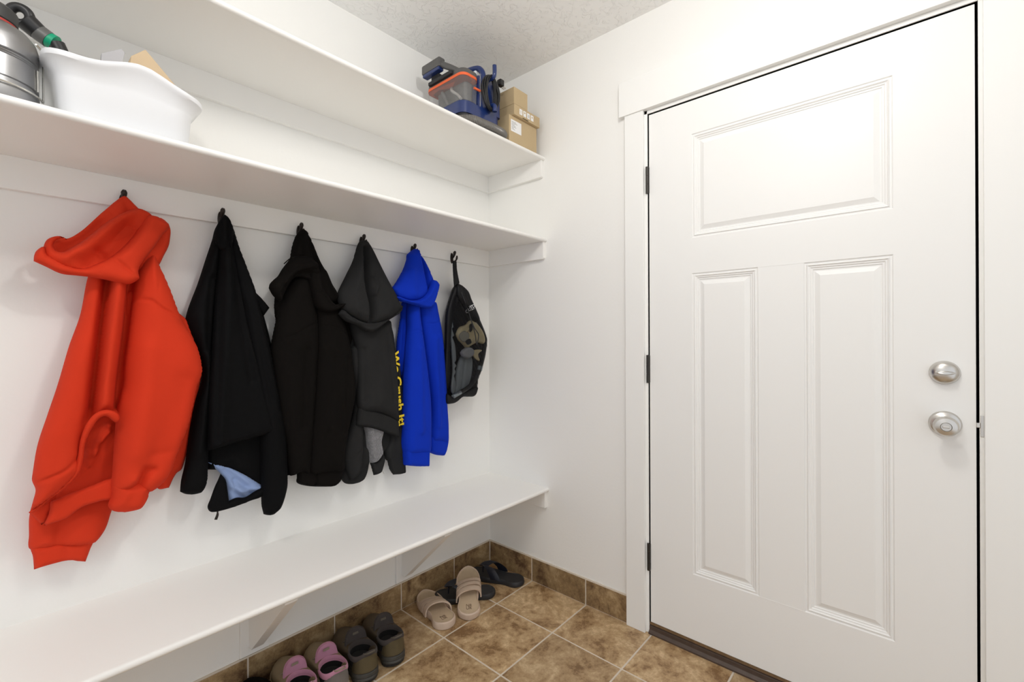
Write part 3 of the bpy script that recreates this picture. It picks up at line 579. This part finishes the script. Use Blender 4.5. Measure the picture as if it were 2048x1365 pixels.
puff('buckle', [(931, 683), (940, 678), (943, 686), (935, 690)], .124, .003, .003, .004, (), rubber_dark, mk, .004)
puff('frame', [(939, 650), (944, 648), (945, 660), (940, 664)], .121, .003, .003, .004, (), rubber_dark, mk, .004)
sn = thing('snorkel', 'black snorkel tube with grey mouthpiece curving along the bottom of the mesh bag', 'snorkel', tuple(W(955, 740, 1, -.105)), group=gear)
fix(tube('pipe', [W(970, 690, 1, -.10), W(966, 715, 1, -.10), W(957, 745, 1, -.105), W(940, 772, 1, -.11), W(922, 785, 1, -.11)], .0105, rubber_dark, sn, 12), sn)
fix(tube('corrugated_end', [W(922, 785, 1, -.11), W(906, 794, 1, -.11)], .009, fin_m, sn, 12, .004, ripple=(.14,)), sn)
fix(tube('collar', [W(961, 733, 1, -.105), W(959, 741, 1, -.105)], .013, fin_m, sn, 12), sn)
mp = puff('mouthpiece', [(921, 705), (930, 696), (940, 695), (946, 702), (944, 712), (934, 718), (924, 714)], .108, .016, .012, .012, (), mat('grey_silicone', (.30, .31, .33), .3), sn, .005)
puff('strap_tab', [(944, 706), (950, 700), (964, 701), (956, 709), (959, 722), (950, 718)], .108, .006, .005, .006, (), mask_m, sn, .005)

# ------------------------------------------------------------------ shoes
def foot(L, wd, n=44, heel_w=.72, inward=.006, exp=0, toe=1.0):
    """closed outline starting at the heel, going round; local y to the toe"""
    c = [(0, 0), (.045, .30*heel_w*1.25), (.14, .44*heel_w*1.25), (.32, .47*heel_w), (.5, .44), (.68, .5), (.82, .47), (.93, .33*toe), (1.0, .02)]
    R_ = [(wd*w_+inward*math.sin(y_*math.pi)*.5, L*y_) for y_, w_ in c]; L_ = [(-wd*w_*(.96 if y_ > .3 else 1), L*y_) for y_, w_ in c[1:-1]][::-1]
    pts = crom([np.array(p) for p in [(0, 0)]+R_[1:]+L_], .004, True)
    pts = np.array(pts); s = np.r_[0, np.cumsum(np.linalg.norm(np.diff(np.r_[pts, pts[:1]], axis=0), axis=1))]
    u = np.linspace(0, s[-1], n, endpoint=False); q = np.c_[np.interp(u, s, np.r_[pts[:, 0], pts[0, 0]]), np.interp(u, s, np.r_[pts[:, 1], pts[0, 1]])]
    if exp:
        c0 = np.array([0, L*.5]); v = q-c0; q = c0+v*(1+exp/np.maximum(np.linalg.norm(v, axis=1), 1e-3))[:, None]
    return q
def trainer(name, label, group, loc, rot, L, mats, mirror=1, h=.092):
    up_m, col_m, lin_m, sole_m, out_m, lace_m, acc_m = mats
    t = thing(name, label, 'shoe', loc, rot, group)
    wd = .108*L/.29; n = 48; F0 = foot(L, wd, n)*[mirror, 1]
    def ring(q, z): return [(a[0], a[1], zz) for a, zz in zip(q, z)]
    yy = F0[:, 1]/L; spring = .012*np.clip((yy-.75)/.25, 0, 1)**2+.006*np.clip((.12-yy)/.12, 0, 1)
    def sole(nm, levels, m, parent=t):
        return loops(nm, [ring(foot(L, wd, n, exp=e_)*[mirror, 1], z_+spring) for e_, z_ in levels], m, parent)
    sole('outsole', [(-.004, 0), (.002, .002), (.003, .010)], out_m)
    sole('midsole', [(.003, .010), (.006, .014), (.005, .019), (.0025, .021), (.0055, .024), (.0045, .033), (.000, .036)], sole_m)
    # collar
    ang = np.linspace(-math.pi/2, 1.5*math.pi, n, endpoint=False)
    s = np.r_[0, np.cumsum(np.linalg.norm(np.diff(np.r_[F0, F0[:1]], axis=0), axis=1))]
    th = 2*math.pi*s[:-1]/s[-1]-math.pi/2
    th2 = th.copy()
    C0 = np.c_[.44*wd*np.cos(th2)*mirror*(1), .240*L+.228*L*np.sin(th2)]
    if F0[3, 0]*C0[3, 0] < 0: C0[:, 0] *= -1
    back = np.clip(-np.sin(th2), 0, 1); front = np.clip(np.sin(th2), 0, 1)
    zc = h*(.79+.21*back**3-.03*front**1.5)
    Ls = []
    for tt in np.linspace(0, 1, 12):
        sxy = tt**2.3 if True else tt
        q = F0*(1-sxy)+C0*sxy
        z = .032+spring*(1-tt)+(zc-.032)*(tt**1.0)
        toe = np.clip((yy-.45)/.55, 0, 1)
        z = z+.012*toe*math.sin(math.pi*tt)
        Ls.append(ring(q*(1+.0*tt), z))
    up_o = loops('upper', Ls, up_m, t, cap0=True, cap1=False)
    # padded collar roll and inner lining
    c = np.array([0, .240*L]); Cs = []; zc = zc-.004
    for k, (f_, dz) in enumerate(((1.01, -.014), (1.05, -.006), (1.03, .002), (.98, .005), (.93, .002), (.88, -.012))):
        Cs.append(ring(c+(C0-c)*f_, zc+dz))
    loops('collar', Cs, col_m, t, False, False)
    loops('lining', [ring(c+(C0-c)*f_, z_) for f_, z_ in ((.90, zc-.006), (.92, zc*.72), (.93, np.full(n, .046)), (.5, np.full(n, .042)))], lin_m, t, False, True)
    # heel counter overlay
    idx = [i for i in list(range(n-8, n))+list(range(0, 9))]
    hv = []
    for k in (1, 3, 5, 7, 9): hv.append([(Ls[k][i][0]*1.02, Ls[k][i][1]-.0025, Ls[k][i][2]) for i in idx])
    loops('heel_counter', hv, acc_m, t, False, False, closed=False)
    # tongue
    yt = .468*L; tg = []
    for k in range(8):
        a = k/7; w_ = wd*(.36+.03*math.sin(a*math.pi)); zz = h*.56+a*h*.58; y_ = yt-.003+.008*a
        bs = np.linspace(-1.25, 1.25, 13)
        tg.append([(w_*math.sin(b_), y_-.018*(1-math.cos(b_)), zz-.022*a*(abs(b_)/1.25)**2.2) for b_ in bs]+
                  [(w_*1.06*math.sin(b_), y_+.008-.018*(1-math.cos(b_)), zz-.022*a*(abs(b_)/1.25)**2.2+(.002 if k == 7 else 0)) for b_ in bs[::-1]])
    tn = loops('tongue', tg, col_m, t)
    obj('tongue_tab', [(-.011, yt-.003, h*.97), (.011, yt-.003, h*.97), (.010, yt-.001, h*1.04), (-.010, yt-.001, h*1.04)], [(0, 1, 2, 3)], lace_m, tn)
    for k in range(4):
        y_ = yt+.014+.015*k; w_ = wd*.27
        def vz(y, x=0):      # height of the vamp surface along the middle of the shoe
            sx = min(max((L-y)/(L-.468*L), 0), 1)**(1/2.3); return .032+(h*.76-.032)*sx+.012*math.sin(math.pi*sx)*min(max((y/L-.45)/.55, 0), 1)
        tube('lace', [(-w_, y_, vz(y_)-.008), (-w_*.4, y_+.003, vz(y_)+.003), (w_*.4, y_-.002, vz(y_)+.003), (w_, y_+.002, vz(y_)-.008)], .0028, lace_m, t, 6)
    for sg in (-1, 1):
        tube('lace', [(0, yt+.012, vz(yt)+.006), (sg*.022, yt+.010, vz(yt)+.008), (sg*.038, yt+.030, vz(yt+.03)-.004), (sg*.026, yt+.045, vz(yt+.045)), (0, yt+.016, vz(yt)+.005)], .0022, lace_m, t, 6)
    tube('pull_loop', [(-.016, -.002+.020, h*.90), (-.013, -.006, h*1.0), (.0, -.009, h*1.02), (.013, -.006, h*1.0), (.016, .018, h*.90)], .0026, lace_m, t, 6)
    return t
br = cloth('brown_leather', (.075, .055, .034), .6, 0, .5, .35); brp = cloth('dark_grey_padding', (.060, .050, .047), .9, .05)
lin_dark = mat('shoe_inside_black', (.010, .009, .009), .9)
brs = mat('dark_midsole', (.045, .042, .036), .6, var=(40, .3)); olive = cloth('olive_overlay', (.10, .078, .042), .55, 0, .5, .3)
lace_d = mat('dark_lace', (.10, .085, .065), .8)
bm_ = (br, brp, lin_dark, brs, rubber_dark, lace_d, olive)
trainer('trainer', 'worn dark brown trainer, the one of the pair standing nearer the beige slides', 'dark brown trainers', (-.778, -.290, 0), math.radians(-10), .272, bm_, 1, .112)
trainer('trainer', 'worn dark brown trainer, the one of the pair standing against the pink-lined trainers', 'dark brown trainers', (-.888, -.290, 0), math.radians(-8), .278, bm_, -1, .112)
tp = cloth('taupe_mesh', (.24, .185, .115), .7, 0, .4, .25); pk = cloth('pink_padding', (.50, .235, .34), .85, .1)
tps = mat('beige_midsole', (.40, .33, .22), .6, var=(30, .15)); lace_p = mat('taupe_lace', (.26, .205, .15), .8); gry = cloth('grey_overlay', (.16, .14, .13), .6, .1)
pm_ = (tp, pk, lin_dark, tps, rubber_dark, lace_p, gry)
trainer('trainer', 'taupe trainer with pink lining, the one beside the dark brown trainers', 'taupe trainers with pink lining', (-.992, -.282, 0), math.radians(-6), .265, pm_, 1, .108)
trainer('trainer', 'taupe trainer with pink lining, the one farther from the dark brown trainers', 'taupe trainers with pink lining', (-1.092, -.270, 0), math.radians(-5), .262, pm_, -1, .108)
bk_ = (black_f, black_f, lin_dark, rubber_dark, rubber_dark, rubber_dark, black_f)
trainer('slip_on_shoe', 'black shoe whose toe just shows at the bottom edge below the bench', 'black shoe under the bench', (-1.190, -.300, 0), math.radians(-1), .28, bk_, 1, .085)

def sole_loops(L, wd, th, n=48, recess=.004, mirror=1):
    f = lambda e_: foot(L, wd, n, heel_w=.80, exp=e_)*[mirror, 1]
    y = lambda q: q[:, 1]/L
    spr = lambda q: .010*np.clip((y(q)-.8)/.2, 0, 1)**2
    lv = [(-.003, 0), (.001, .003), (.002, th*.5), (.0, th-.003), (-.004, th), (-.008, th-.001), (-.011, th-recess), (-.02, th-recess)]
    return [[(a[0], a[1], z_+s_) for a, s_ in zip(f(e_), spr(f(e_)))] for e_, z_ in lv]
def strap_band(name, L, wd, y0, y1, h0, h1, m, parent, th=.005, n=22, skew=0, side=.50, arc=1.0):
    """band arched over the foot from side to side"""
    Ls = []
    for (yy_, hh, off) in ((y0, h0, 0), ((y0+y1)/2, (h0+h1)/2+.002, 0), (y1, h1, 0)):
        row = []
        for k in range(n+1):
            a = math.pi*k/n; row.append((wd*side*math.cos(a)*1.04, yy_+skew*math.cos(a), .012+(hh-.012)*math.sin(a)**.62))
        Ls.append(row)
    V = []; F = []; m_ = n+1
    for r in Ls:
        for p in r: V.append(p)
    for r in Ls:
        for k, p in enumerate(r):
            a = math.pi*k/n; V.append((p[0]-th*math.cos(a)*1.0, p[1], p[2]-th*math.sin(a)))
    o3 = 3*m_
    for j in range(2):
        for k in range(n):
            a, b_, c, d_ = j*m_+k, j*m_+k+1, (j+1)*m_+k+1, (j+1)*m_+k
            F.append((a, b_, c, d_)); F.append((a+o3, d_+o3, c+o3, b_+o3))
    for k in range(n):
        F.append((k, k+o3, k+1+o3, k+1)); F.append((2*m_+k, 2*m_+k+1, 2*m_+k+1+o3, 2*m_+k+o3))
    for j in range(2):
        F.append((j*m_, (j+1)*m_, (j+1)*m_+o3, j*m_+o3)); F.append((j*m_+n, j*m_+n+o3, (j+1)*m_+n+o3, (j+1)*m_+n))
    o = obj(name, V, F, m, parent, True); autosmooth(o, 50); return o
beige = mat('beige_foam', (.60, .47, .37), .6, var=(20, .08)); beige_dirty = mat('beige_foam_footbed', (.50, .39, .27), .65, var=(18, .25))
ink = mat('brown_ink', (.16, .10, .06), .7)
def slide(label, loc, rot, mirror, tilt=(0, 0)):
    t = thing('slide_sandal', label, 'sandal', loc, rot, 'beige foam slides')
    t.rotation_euler = (tilt[0], tilt[1], rot)
    L, wd, th = .272, .108, .030
    S = sole_loops(L, wd, th, mirror=mirror)
    loops('sole', S[:6], beige, t, True, False)
    fb = loops('footbed', S[5:], beige_dirty, t, False, True)
    strap_band('strap', L, wd, .095, .122, .068, .063, beige, t, .006, skew=-.012*mirror)
    strap_band('strap', L, wd, .134, .156, .060, .053, beige, t, .006, skew=-.012*mirror)
    strap_band('strap', L, wd, .167, .186, .050, .044, beige, t, .006, skew=-.010*mirror, side=.49)
    bpy.context.view_layer.update()
    for bd, y0 in (('NR', .052), ('UR', .038)):
        fc = bpy.data.curves.new('lettering', 'FONT'); fc.body = bd; fc.size = .019; fc.extrude = .0003; fc.materials.append(ink); fc.align_x = 'CENTER'
        o = bpy.data.objects.new('lettering', fc); COL.objects.link(o); o.parent = t; o.location = (0, y0-.006, th-.0035); solidify_text(o)
    return t
slide('beige foam slide lying flat by the baseboard, the one nearer the brown trainers', (-.520, -.268, 0), math.radians(-16), 1)
slide('beige foam slide propped up on a black flip-flop', (-.425, -.290, .0), math.radians(-43), -1, (math.radians(15), 0))
ffm = mat('black_flip_flop_foam', (.022, .022, .025), .55, bump=(200, .2, .001)); ffs = mat('black_strap_leather', (.012, .014, .024), .4, bump=(120, .4, .001))
def flip(label, loc, rot, mirror):
    t = thing('flip_flop', label, 'sandal', loc, rot, 'black flip-flops in the corner')
    L, wd, th = .275, .103, .024
    S = sole_loops(L, wd, th, recess=.002, mirror=mirror)
    loops('sole', S, ffm, t, True, True)
    for sgn in (-1, 1):
        Ls = []
        for k in range(15):
            a = k/14; x_ = sgn*(.004+.046*a**.8); y_ = .212-.085*a; z_ = th+.004+.040*math.sin(math.pi*min(1, .20+a*.80))**.9*(1 if a < 1 else 1)
            if a > .93: z_ = th-.004
            hw = .010+.016*math.sin(math.pi*min(.5+.5*a, 1)*.5+.2)
            nx, ny = sgn*.62, .78
            Ls.append([(x_-ny*0, y_-hw, z_), (x_+sgn*.003, y_-hw*.3, z_+.004), (x_+sgn*.003, y_+hw*.3, z_+.004), (x_, y_+hw, z_), (x_-sgn*.001, y_+hw*.5, z_-.001), (x_-sgn*.001, y_-hw*.5, z_-.001)])
        loops('strap', Ls, ffs, t)
    tube('toe_post', [(0, .215, th-.002), (0, .213, th+.028)], .0035, ffs, t, 8)
    return t
flip('black flip-flop in the very corner with its heel towards the door', (-.062, -.285, 0), math.radians(20), 1)
flip('black flip-flop lying half hidden under the propped beige slide', (-.205, -.232, 0), math.radians(52), -1)

# ------------------------------------------------------------------ things on the lower shelf
ZL = 1.6594; ZU = 2.0499
steel = mat('brushed_grey_metal', (.34, .34, .345), .33, .9); dsteel = mat('dark_lid', (.04, .04, .04), .5)
lt = thing('camping_lantern', 'grey metal camping lantern with wire bail at the left end of the lower shelf', 'lantern', (-1.749, -.275, ZL))
fix(lathe('housing', [(.0001, ZL), (.076, ZL), (.078, ZL+.006), (.078, ZL+.043), (.074, ZL+.045), (.074, ZL+.050), (.077, ZL+.052), (.077, ZL+.094), (.074, ZL+.096), (.0765, ZL+.0985), (.074, ZL+.101), (.0765, ZL+.1035), (.074, ZL+.106), (.077, ZL+.108), (.077, ZL+.136), (.073, ZL+.150), (.064, ZL+.162), (.050, ZL+.171), (.04, ZL+.172), (.0001, ZL+.172)], steel, lt, 48, (-1.749, -.275, 0)), lt)
fix(lathe('lid', [(.0001, ZL+.177), (.044, ZL+.177), (.047, ZL+.180), (.047, ZL+.204), (.041, ZL+.210), (.0001, ZL+.212)], dsteel, lt, 40, (-1.749, -.275, 0)), lt)
fix(lathe('red_ring', [(.03, ZL+.170), (.0465, ZL+.171), (.0465, ZL+.177), (.03, ZL+.177)], mat('red_ring', (.4, .03, .02), .5), lt, 40, (-1.749, -.275, 0)), lt)
chrome = mat('bright_wire', (.8, .78, .72), .15, 1)
def cyl(a, z, r=.083): return (-1.749+r*math.cos(math.radians(a)), -.275+r*math.sin(math.radians(a)), z)
fix(tube('wire_bail', [cyl(a, ZL+.036) for a in range(-150, -9, 10)]+[cyl(-5, ZL+.045), cyl(-5, ZL+.09), cyl(-5, ZL+.134), cyl(-14, ZL+.142), cyl(-32, ZL+.144)], .0018, chrome, lt, 8, .004), lt)
fix(tube('wire_bail', [cyl(-22, ZL+.05, .079), cyl(-22, ZL+.095, .079)], .0018, chrome, lt, 8, .01), lt)

white_pl = mat('white_plastic', (.76, .77, .79), .4)
tb = thing('plastic_tub', 'white plastic wash tub with wavy rim on the lower shelf', 'tub', (-1.535, -.21, ZL))
def tubring(dx, dy, z, r, wave=0, n=9):
    x0, x1, y0, y1 = -1.645+dx, -1.414-dx, -.352+dy, -.065-dy
    P_ = []
    # resample edges so the rim can wave
    base = rrect(x0, x1, y0, y1, r, z, n)
    P2 = []
    m_ = len(base)
    for i in range(m_):
        a, b_ = np.array(base[i]), np.array(base[(i+1) % m_]); k_ = max(1, int(np.linalg.norm(b_-a)/.02)) if (i+1) % (n+1) == 0 else 1
        for q in range(k_): P2.append(a+(b_-a)*q/k_)
    out = []
    for p in P2:
        u = (p[0]-(x0+x1)/2)/((x1-x0)/2); v = (p[1]-(y0+y1)/2)/((y1-y0)/2)
        hump = math.exp(-((u-.10)/.45)**2)*max(0, abs(v))**4
        out.append((p[0], p[1], z+wave*hump+wave*.45*max(0, -u)**2))
    return out
NT = max(len(tubring(0, 0, 0, .04)), 1)
def rs_ring(R_, n=96):
    R_ = np.array(R_); s = np.r_[0, np.cumsum(np.linalg.norm(np.diff(np.r_[R_, R_[:1]], axis=0), axis=1))]; u = np.linspace(0, s[-1], n, endpoint=False)
    return [tuple(np.interp(u_, s, np.r_[R_[:, k], R_[0, k]]) for k in range(3)) for u_ in u]
TL = [rs_ring(tubring(*a)) for a in ((.006, .006, ZL+.002, .03), (0, 0, ZL+.010, .035), (-.007, -.007, ZL+.080, .040, .010), (-.009, -.009, ZL+.086, .042, .014), (-.022, -.020, ZL+.103, .048, .030), (-.027, -.025, ZL+.106, .050, .033), (-.0285, -.0265, ZL+.112, .052, .034), (-.0275, -.0255, ZL+.117, .052, .034), (-.023, -.020, ZL+.119, .052, .034), (-.016, -.014, ZL+.116, .050, .033), (-.005, -.005, ZL+.085, .042, .012), (.004, .004, ZL+.012, .033), (.03, .03, ZL+.006, .02))]
fix(loops('basin', TL, white_pl, tb), tb)
card = mat('cardboard', (.50, .38, .22), .8, var=(12, .06), bump=(200, .1, .0005)); cardl = mat('light_cardboard', (.62, .47, .30), .8)
def slab_px(name, quad, y, th, m, label, cat, down=0, tilt=0):
    q = [W(a, b_, 1, -y) for a, b_ in quad]
    c = Vector(sum(q)/len(q))
    fr = [tuple(Vector(p)-c) for p in q]; bk = [(p[0], p[1]+th, p[2]+tilt) for p in fr]; n = len(q)
    bm = bmesh.new(); A = [bm.verts.new(p) for p in fr]; B_ = [bm.verts.new(p) for p in bk]
    bm.faces.new(A); bm.faces.new(B_[::-1])
    for i in range(n): bm.faces.new((A[i], A[(i+1) % n], B_[(i+1) % n], B_[i]))
    bmesh.ops.bevel(bm, geom=bm.edges[:], offset=.001, segments=1, affect='EDGES')
    o = bmobj(name, bm, m); o.location = c; tag(o, label, cat); return o
slab_px('cardboard_carton', [(262, 112), (291, 99), (352, 172), (372, 250), (250, 222)], .23, .045, cardl, 'small tan cardboard carton poking out of the white tub', 'box')
slab_px('grey_spatula', [(203, 106), (243, 97), (251, 106), (246, 114), (215, 230), (195, 225)], .28, .012, mat('grey_plastic', (.42, .41, .42), .5), 'pale grey flat utensil poking out of the white tub behind its rim', 'utensil')
tl = thing('duster_handle', 'black tool handle with green band and ring end sticking out of the tub', 'tool', tuple(W(100, 80, 1, -.20)))
a_ = W(45, 36, 1, -.20); b_ = W(76, 64, 1, -.20); c_ = W(98, 80, 1, -.205); d_ = W(112, 88, 1, -.21); e_ = (-1.57, -.22, 1.70)
hb = mat('black_grip', (.015, .015, .016), .4); hg = mat('dark_grey_grip', (.11, .11, .105), .45); hgreen = mat('green_band', (.0, .33, .17), .45)
def unit(v): v = np.array(v); return v/np.linalg.norm(v)
fix(tube('grip', [a_+(b_-a_)*.25, b_], .019, hb, tl, 20, .01, radii=[.021, .020, .019]), tl)
fix(tube('barrel', [b_, c_], .0185, hg, tl, 20, .008), tl)
fix(tube('green_band', [c_, d_], .0175, hgreen, tl, 20, .008), tl)
fix(tube('shaft', [d_, e_], .012, hb, tl, 16, .02, radii=[.0165, .013, .012]), tl)
rc = W(40, 31, 1, -.20); nrm = unit(rc-CAM); nrm = unit(nrm*.8+unit(a_-b_)*-.35); u_ = unit(np.cross(nrm, [0, 0, 1])); v_ = np.cross(nrm, u_)
fix(tube('hanging_ring', [rc+.0165*(math.cos(q)*u_+math.sin(q)*v_) for q in np.linspace(0, 2*math.pi, 16, endpoint=False)], .0095, hb, tl, 14, .004, closed=True), tl)

# ------------------------------------------------------------------ cleaner on the upper shelf
navy = mat('navy_plastic', (.010, .028, .13), .3, coat=.3); cgrey = mat('charcoal_plastic', (.09, .088, .085), .4)
clear = mat('smoky_clear_plastic', (.42, .42, .42), .08, alpha=.24); orange = mat('orange_seal', (.80, .13, .035), .45); inner = mat('tank_inside_grey', (.14, .14, .135), .5, var=(40, .5))
hose_m = mat('grey_hose', (.16, .15, .135), .28); cordm = mat('black_cord', (.012, .012, .013), .4)
CX0, CX1, CY0, CY1 = -.488, -.262, -.335, -.095
cl = thing('carpet_cleaner', 'navy blue portable carpet cleaner with clear tank on the upper shelf', 'cleaner', ((CX0+CX1)/2, (CY0+CY1)/2, ZU))
def rloft(name, S, m, parent=cl):
    return fix(loops(name, [rrect(*s_[:5], s_[5], 7) for s_ in S], m, parent), cl) if parent is cl else loops(name, [rrect(*s_[:5], s_[5], 7) for s_ in S], m, parent)
rloft('foot', [(CX0+.012, CX1-.006, CY0+.012, CY1-.01, .03, ZU), (CX0+.008, CX1-.004, CY0+.008, CY1-.006, .03, ZU+.030), (CX0+.004, CX1-.002, CY0+.004, CY1, .035, ZU+.058)], rubber_dark)
rloft('base', [(CX0, CX1, CY0, CY1, .038, ZU+.056), (CX0, CX1, CY0, CY1, .038, ZU+.104), (CX0+.006, CX1, CY0+.006, CY1, .036, ZU+.108)], navy)
rloft('body', [(CX0+.095, CX1, CY0+.002, CY1, .012, ZU+.10), (CX0+.092, CX1, CY0+.004, CY1, .012, ZU+.22), (CX0+.10, CX1-.012, CY0+.012, CY1-.01, .014, ZU+.245), (CX0+.12, CX1-.03, CY0+.03, CY1-.02, .014, ZU+.252)], navy)
rloft('tank_core', [(CX0+.050, CX0+.092, CY0+.040, CY1-.02, .015, ZU+.108), (CX0+.045, CX0+.092, CY0+.034, CY1-.02, .015, ZU+.205)], inner)
fix(tube('float_arm', [(CX0+.02, -.30, ZU+.12), (CX0+.03, -.27, ZU+.15), (CX0+.025, -.24, ZU+.175), (CX0+.04, -.22, ZU+.20)], .006, mat('pale_plastic', (.45, .44, .42), .4), cl, 8), cl)
fix(tube('float_arm', [(CX0+.02, -.22, ZU+.115), (CX0+.03, -.20, ZU+.145), (CX0+.03, -.17, ZU+.195)], .007, inner, cl, 8), cl)
rloft('tank', [(CX0+.003, CX0+.094, CY0+.003, CY1, .030, ZU+.108), (CX0, CX0+.094, CY0, CY1, .030, ZU+.205)], clear)
rloft('orange_seal', [(CX0-.0015, CX0+.094, CY0-.0015, CY1, .031, ZU+.205), (CX0-.0015, CX0+.094, CY0-.0015, CY1, .031, ZU+.216)], orange)
rloft('tank_lid', [(CX0, CX0+.096, CY0, CY1, .030, ZU+.216), (CX0+.002, CX0+.096, CY0+.002, CY1, .030, ZU+.236), (CX0+.016, CX0+.092, CY0+.016, CY1, .026, ZU+.242)], cgrey)
fix(box('lid_latch', CX0-.012, CX0+.004, CY0+.06, CY1-.03, ZU+.222, ZU+.238, rubber_dark, cl, .004), cl)
fix(tube('tank_frame', [(CX0+.094, CY0-.003, ZU+.104), (CX0+.094, CY0-.003, ZU+.240)], .003, clear, cl, 8, .02), cl)
fix(tube('tank_frame', [(CX0+.06, CY0-.001, ZU+.168), (CX0+.094, CY0-.002, ZU+.168)], .005, orange, cl, 8, .02), cl)
# carrying handle
fix(tube('handle', [(-.39, CY1-.03, ZU+.235), (-.385, CY1-.05, ZU+.275), (-.375, -.22, ZU+.295), (-.365, CY0+.04, ZU+.290), (-.36, CY0+.018, ZU+.265), (-.36, CY0+.014, ZU+.22)], .013, navy, cl, 14, .008), cl)
fix(box('handle_plate', -.385, -.372, -.30, -.14, ZU+.238, ZU+.275, white_pl, cl, .003), cl)
# brush tool on its rest
fix(box('brush_head', CX0-.012, CX0+.022, -.20, -.08, ZU+.285, ZU+.325, cgrey, cl, .006), cl)
fix(tube('brush_neck', [(CX0+.005, -.19, ZU+.30), (CX0+.02, -.24, ZU+.27), (CX0+.05, -.28, ZU+.243)], .013, cgrey, cl, 14), cl)
fix(box('brush_pad', CX0-.010, CX0+.018, -.195, -.085, ZU+.272, ZU+.287, navy, cl, .004), cl)
fix(box('rest', CX0+.01, CX0+.03, -.17, -.12, ZU+.238, ZU+.274, rubber_dark, cl, .003), cl)
# cord wrapped on two hooks on the front
CC = (-.346, CY0-.018)
for k in range(13):
    a = .049-.0048*(k % 6)-.003*(k//6); hh = .074-.002*(k % 5); yo = CC[1]-.0045*(k % 3)+.004*(k//5)
    fix(tube('cord_loop', [(CC[0]+a*math.cos(q)*(1+.06*math.sin(3*q+k)), yo-.002*math.sin(q*2+k), ZU+.172+hh*math.sin(q)) for q in np.linspace(0, 2*math.pi, 18, endpoint=False)], .0036, cordm, cl, 8, .008, closed=True), cl)
fix(tube('cord_hook', [(CC[0]+.004, CY0+.002, ZU+.236), (CC[0]+.004, CY0-.030, ZU+.238), (CC[0]+.004, CY0-.036, ZU+.250), (CC[0]+.004, CY0-.036, ZU+.285)], .009, navy, cl, 12, .006), cl)
fix(tube('cord_hook', [(CC[0]+.004, CY0+.002, ZU+.118), (CC[0]+.004, CY0-.030, ZU+.118), (CC[0]+.004, CY0-.036, ZU+.112), (CC[0]+.004, CY0-.036, ZU+.090)], .010, navy, cl, 12, .006), cl)
fix(box('plug', -.287, -.262, CY0-.020, CY0+.004, ZU+.235, ZU+.262, cordm, cl, .004), cl)
for dy_ in (-.004, -.014): fix(box('plug_blade', -.262, -.246, CY0+dy_-.001, CY0+dy_+.001, ZU+.232, ZU+.240, nickel, cl), cl)
# hose around the foot
hp = [(CX0-.002, -.14, ZU+.022), (CX0-.008, -.26, ZU+.022), (CX0+.02, CY0-.010, ZU+.022), (-.40, CY0-.024, ZU+.022), (-.33, CY0-.028, ZU+.022), (-.27, CY0-.018, ZU+.022), (CX1+.004, CY0+.02, ZU+.022), (CX1+.010, -.22, ZU+.022)]
fix(tube('hose', hp, .0175, hose_m, cl, 14, .0032, ripple=(.09,)), cl)

# ------------------------------------------------------------------ boxes at the end of the upper shelf
def carton(name, x0, x1, y0, y1, z0, z1, label, flap=True):
    o = thing(name, label, 'box', ((x0+x1)/2, (y0+y1)/2, z0))
    cx, cy = (x0+x1)/2, (y0+y1)/2
    b_ = box('carton', x0-cx, x1-cx, y0-cy, y1-cy, 0, z1-z0, card, o, .0012, 1)
    return o
c1 = carton('cardboard_box', -.240, -.046, -.362, -.10, ZU, ZU+.122, 'tan cardboard box with white address label, lowest of the stack beside the cleaner')
c2 = carton('cardboard_box', -.222, -.040, -.376, -.14, ZU+.1225, ZU+.170, 'flat tan cardboard box with four white icons, middle of the stack')
c3 = carton('cardboard_box', -.222, -.128, -.375, -.16, ZU+.1705, ZU+.245, 'small plain tan cardboard box on top of the stack')
bpy.context.view_layer.update()
lbl = mat('white_label', (.82, .82, .82), .5); inkg = mat('grey_ink', (.25, .25, .25), .7)
def on_front(parent, name, x0, x1, z0, z1, y, m, th=.0006):
    o = box(name, x0, x1, y-th, y, z0, z1, m, parent); o.location = -Vector(parent.location); return o
lb = on_front(c1, 'address_label', -.229, -.158, ZU+.052, ZU+.104, -.362, lbl)
for k in range(7): on_front(c1, 'print_line', -.224, -.224+[.03, .038, .02, .026, .03, .014, .022][k], ZU+.094-k*.0055, ZU+.0956-k*.0055, -.3626, inkg, .0003)
iz0, iz1 = ZU+.135, ZU+.160
for k in range(4):
    x0 = -.186+k*.0265
    on_front(c2, 'white_icon', x0, x0+.019, iz0, iz1, -.376, lbl)
    if k == 0: on_front(c2, 'icon_mark', x0+.008, x0+.0105, iz0+.005, iz0+.019, -.3766, card, .0003)
    if k == 1: on_front(c2, 'icon_mark', x0+.005, x0+.014, iz0+.014, iz0+.020, -.3766, card, .0003)
    if k == 2: on_front(c2, 'icon_mark', x0+.006, x0+.008, iz0+.005, iz0+.019, -.3766, inkg, .0003); on_front(c2, 'icon_mark', x0+.012, x0+.014, iz0+.005, iz0+.019, -.3766, inkg, .0003)
    if k == 3: on_front(c2, 'icon_mark', x0+.006, x0+.013, iz0+.012, iz0+.019, -.3766, card, .0003)
on_front(c2, 'slot', -.165, -.125, ZU+.1228, ZU+.1265, -.3765, mat('slot_shadow_brown', (.07, .045, .02), .9), .0003)
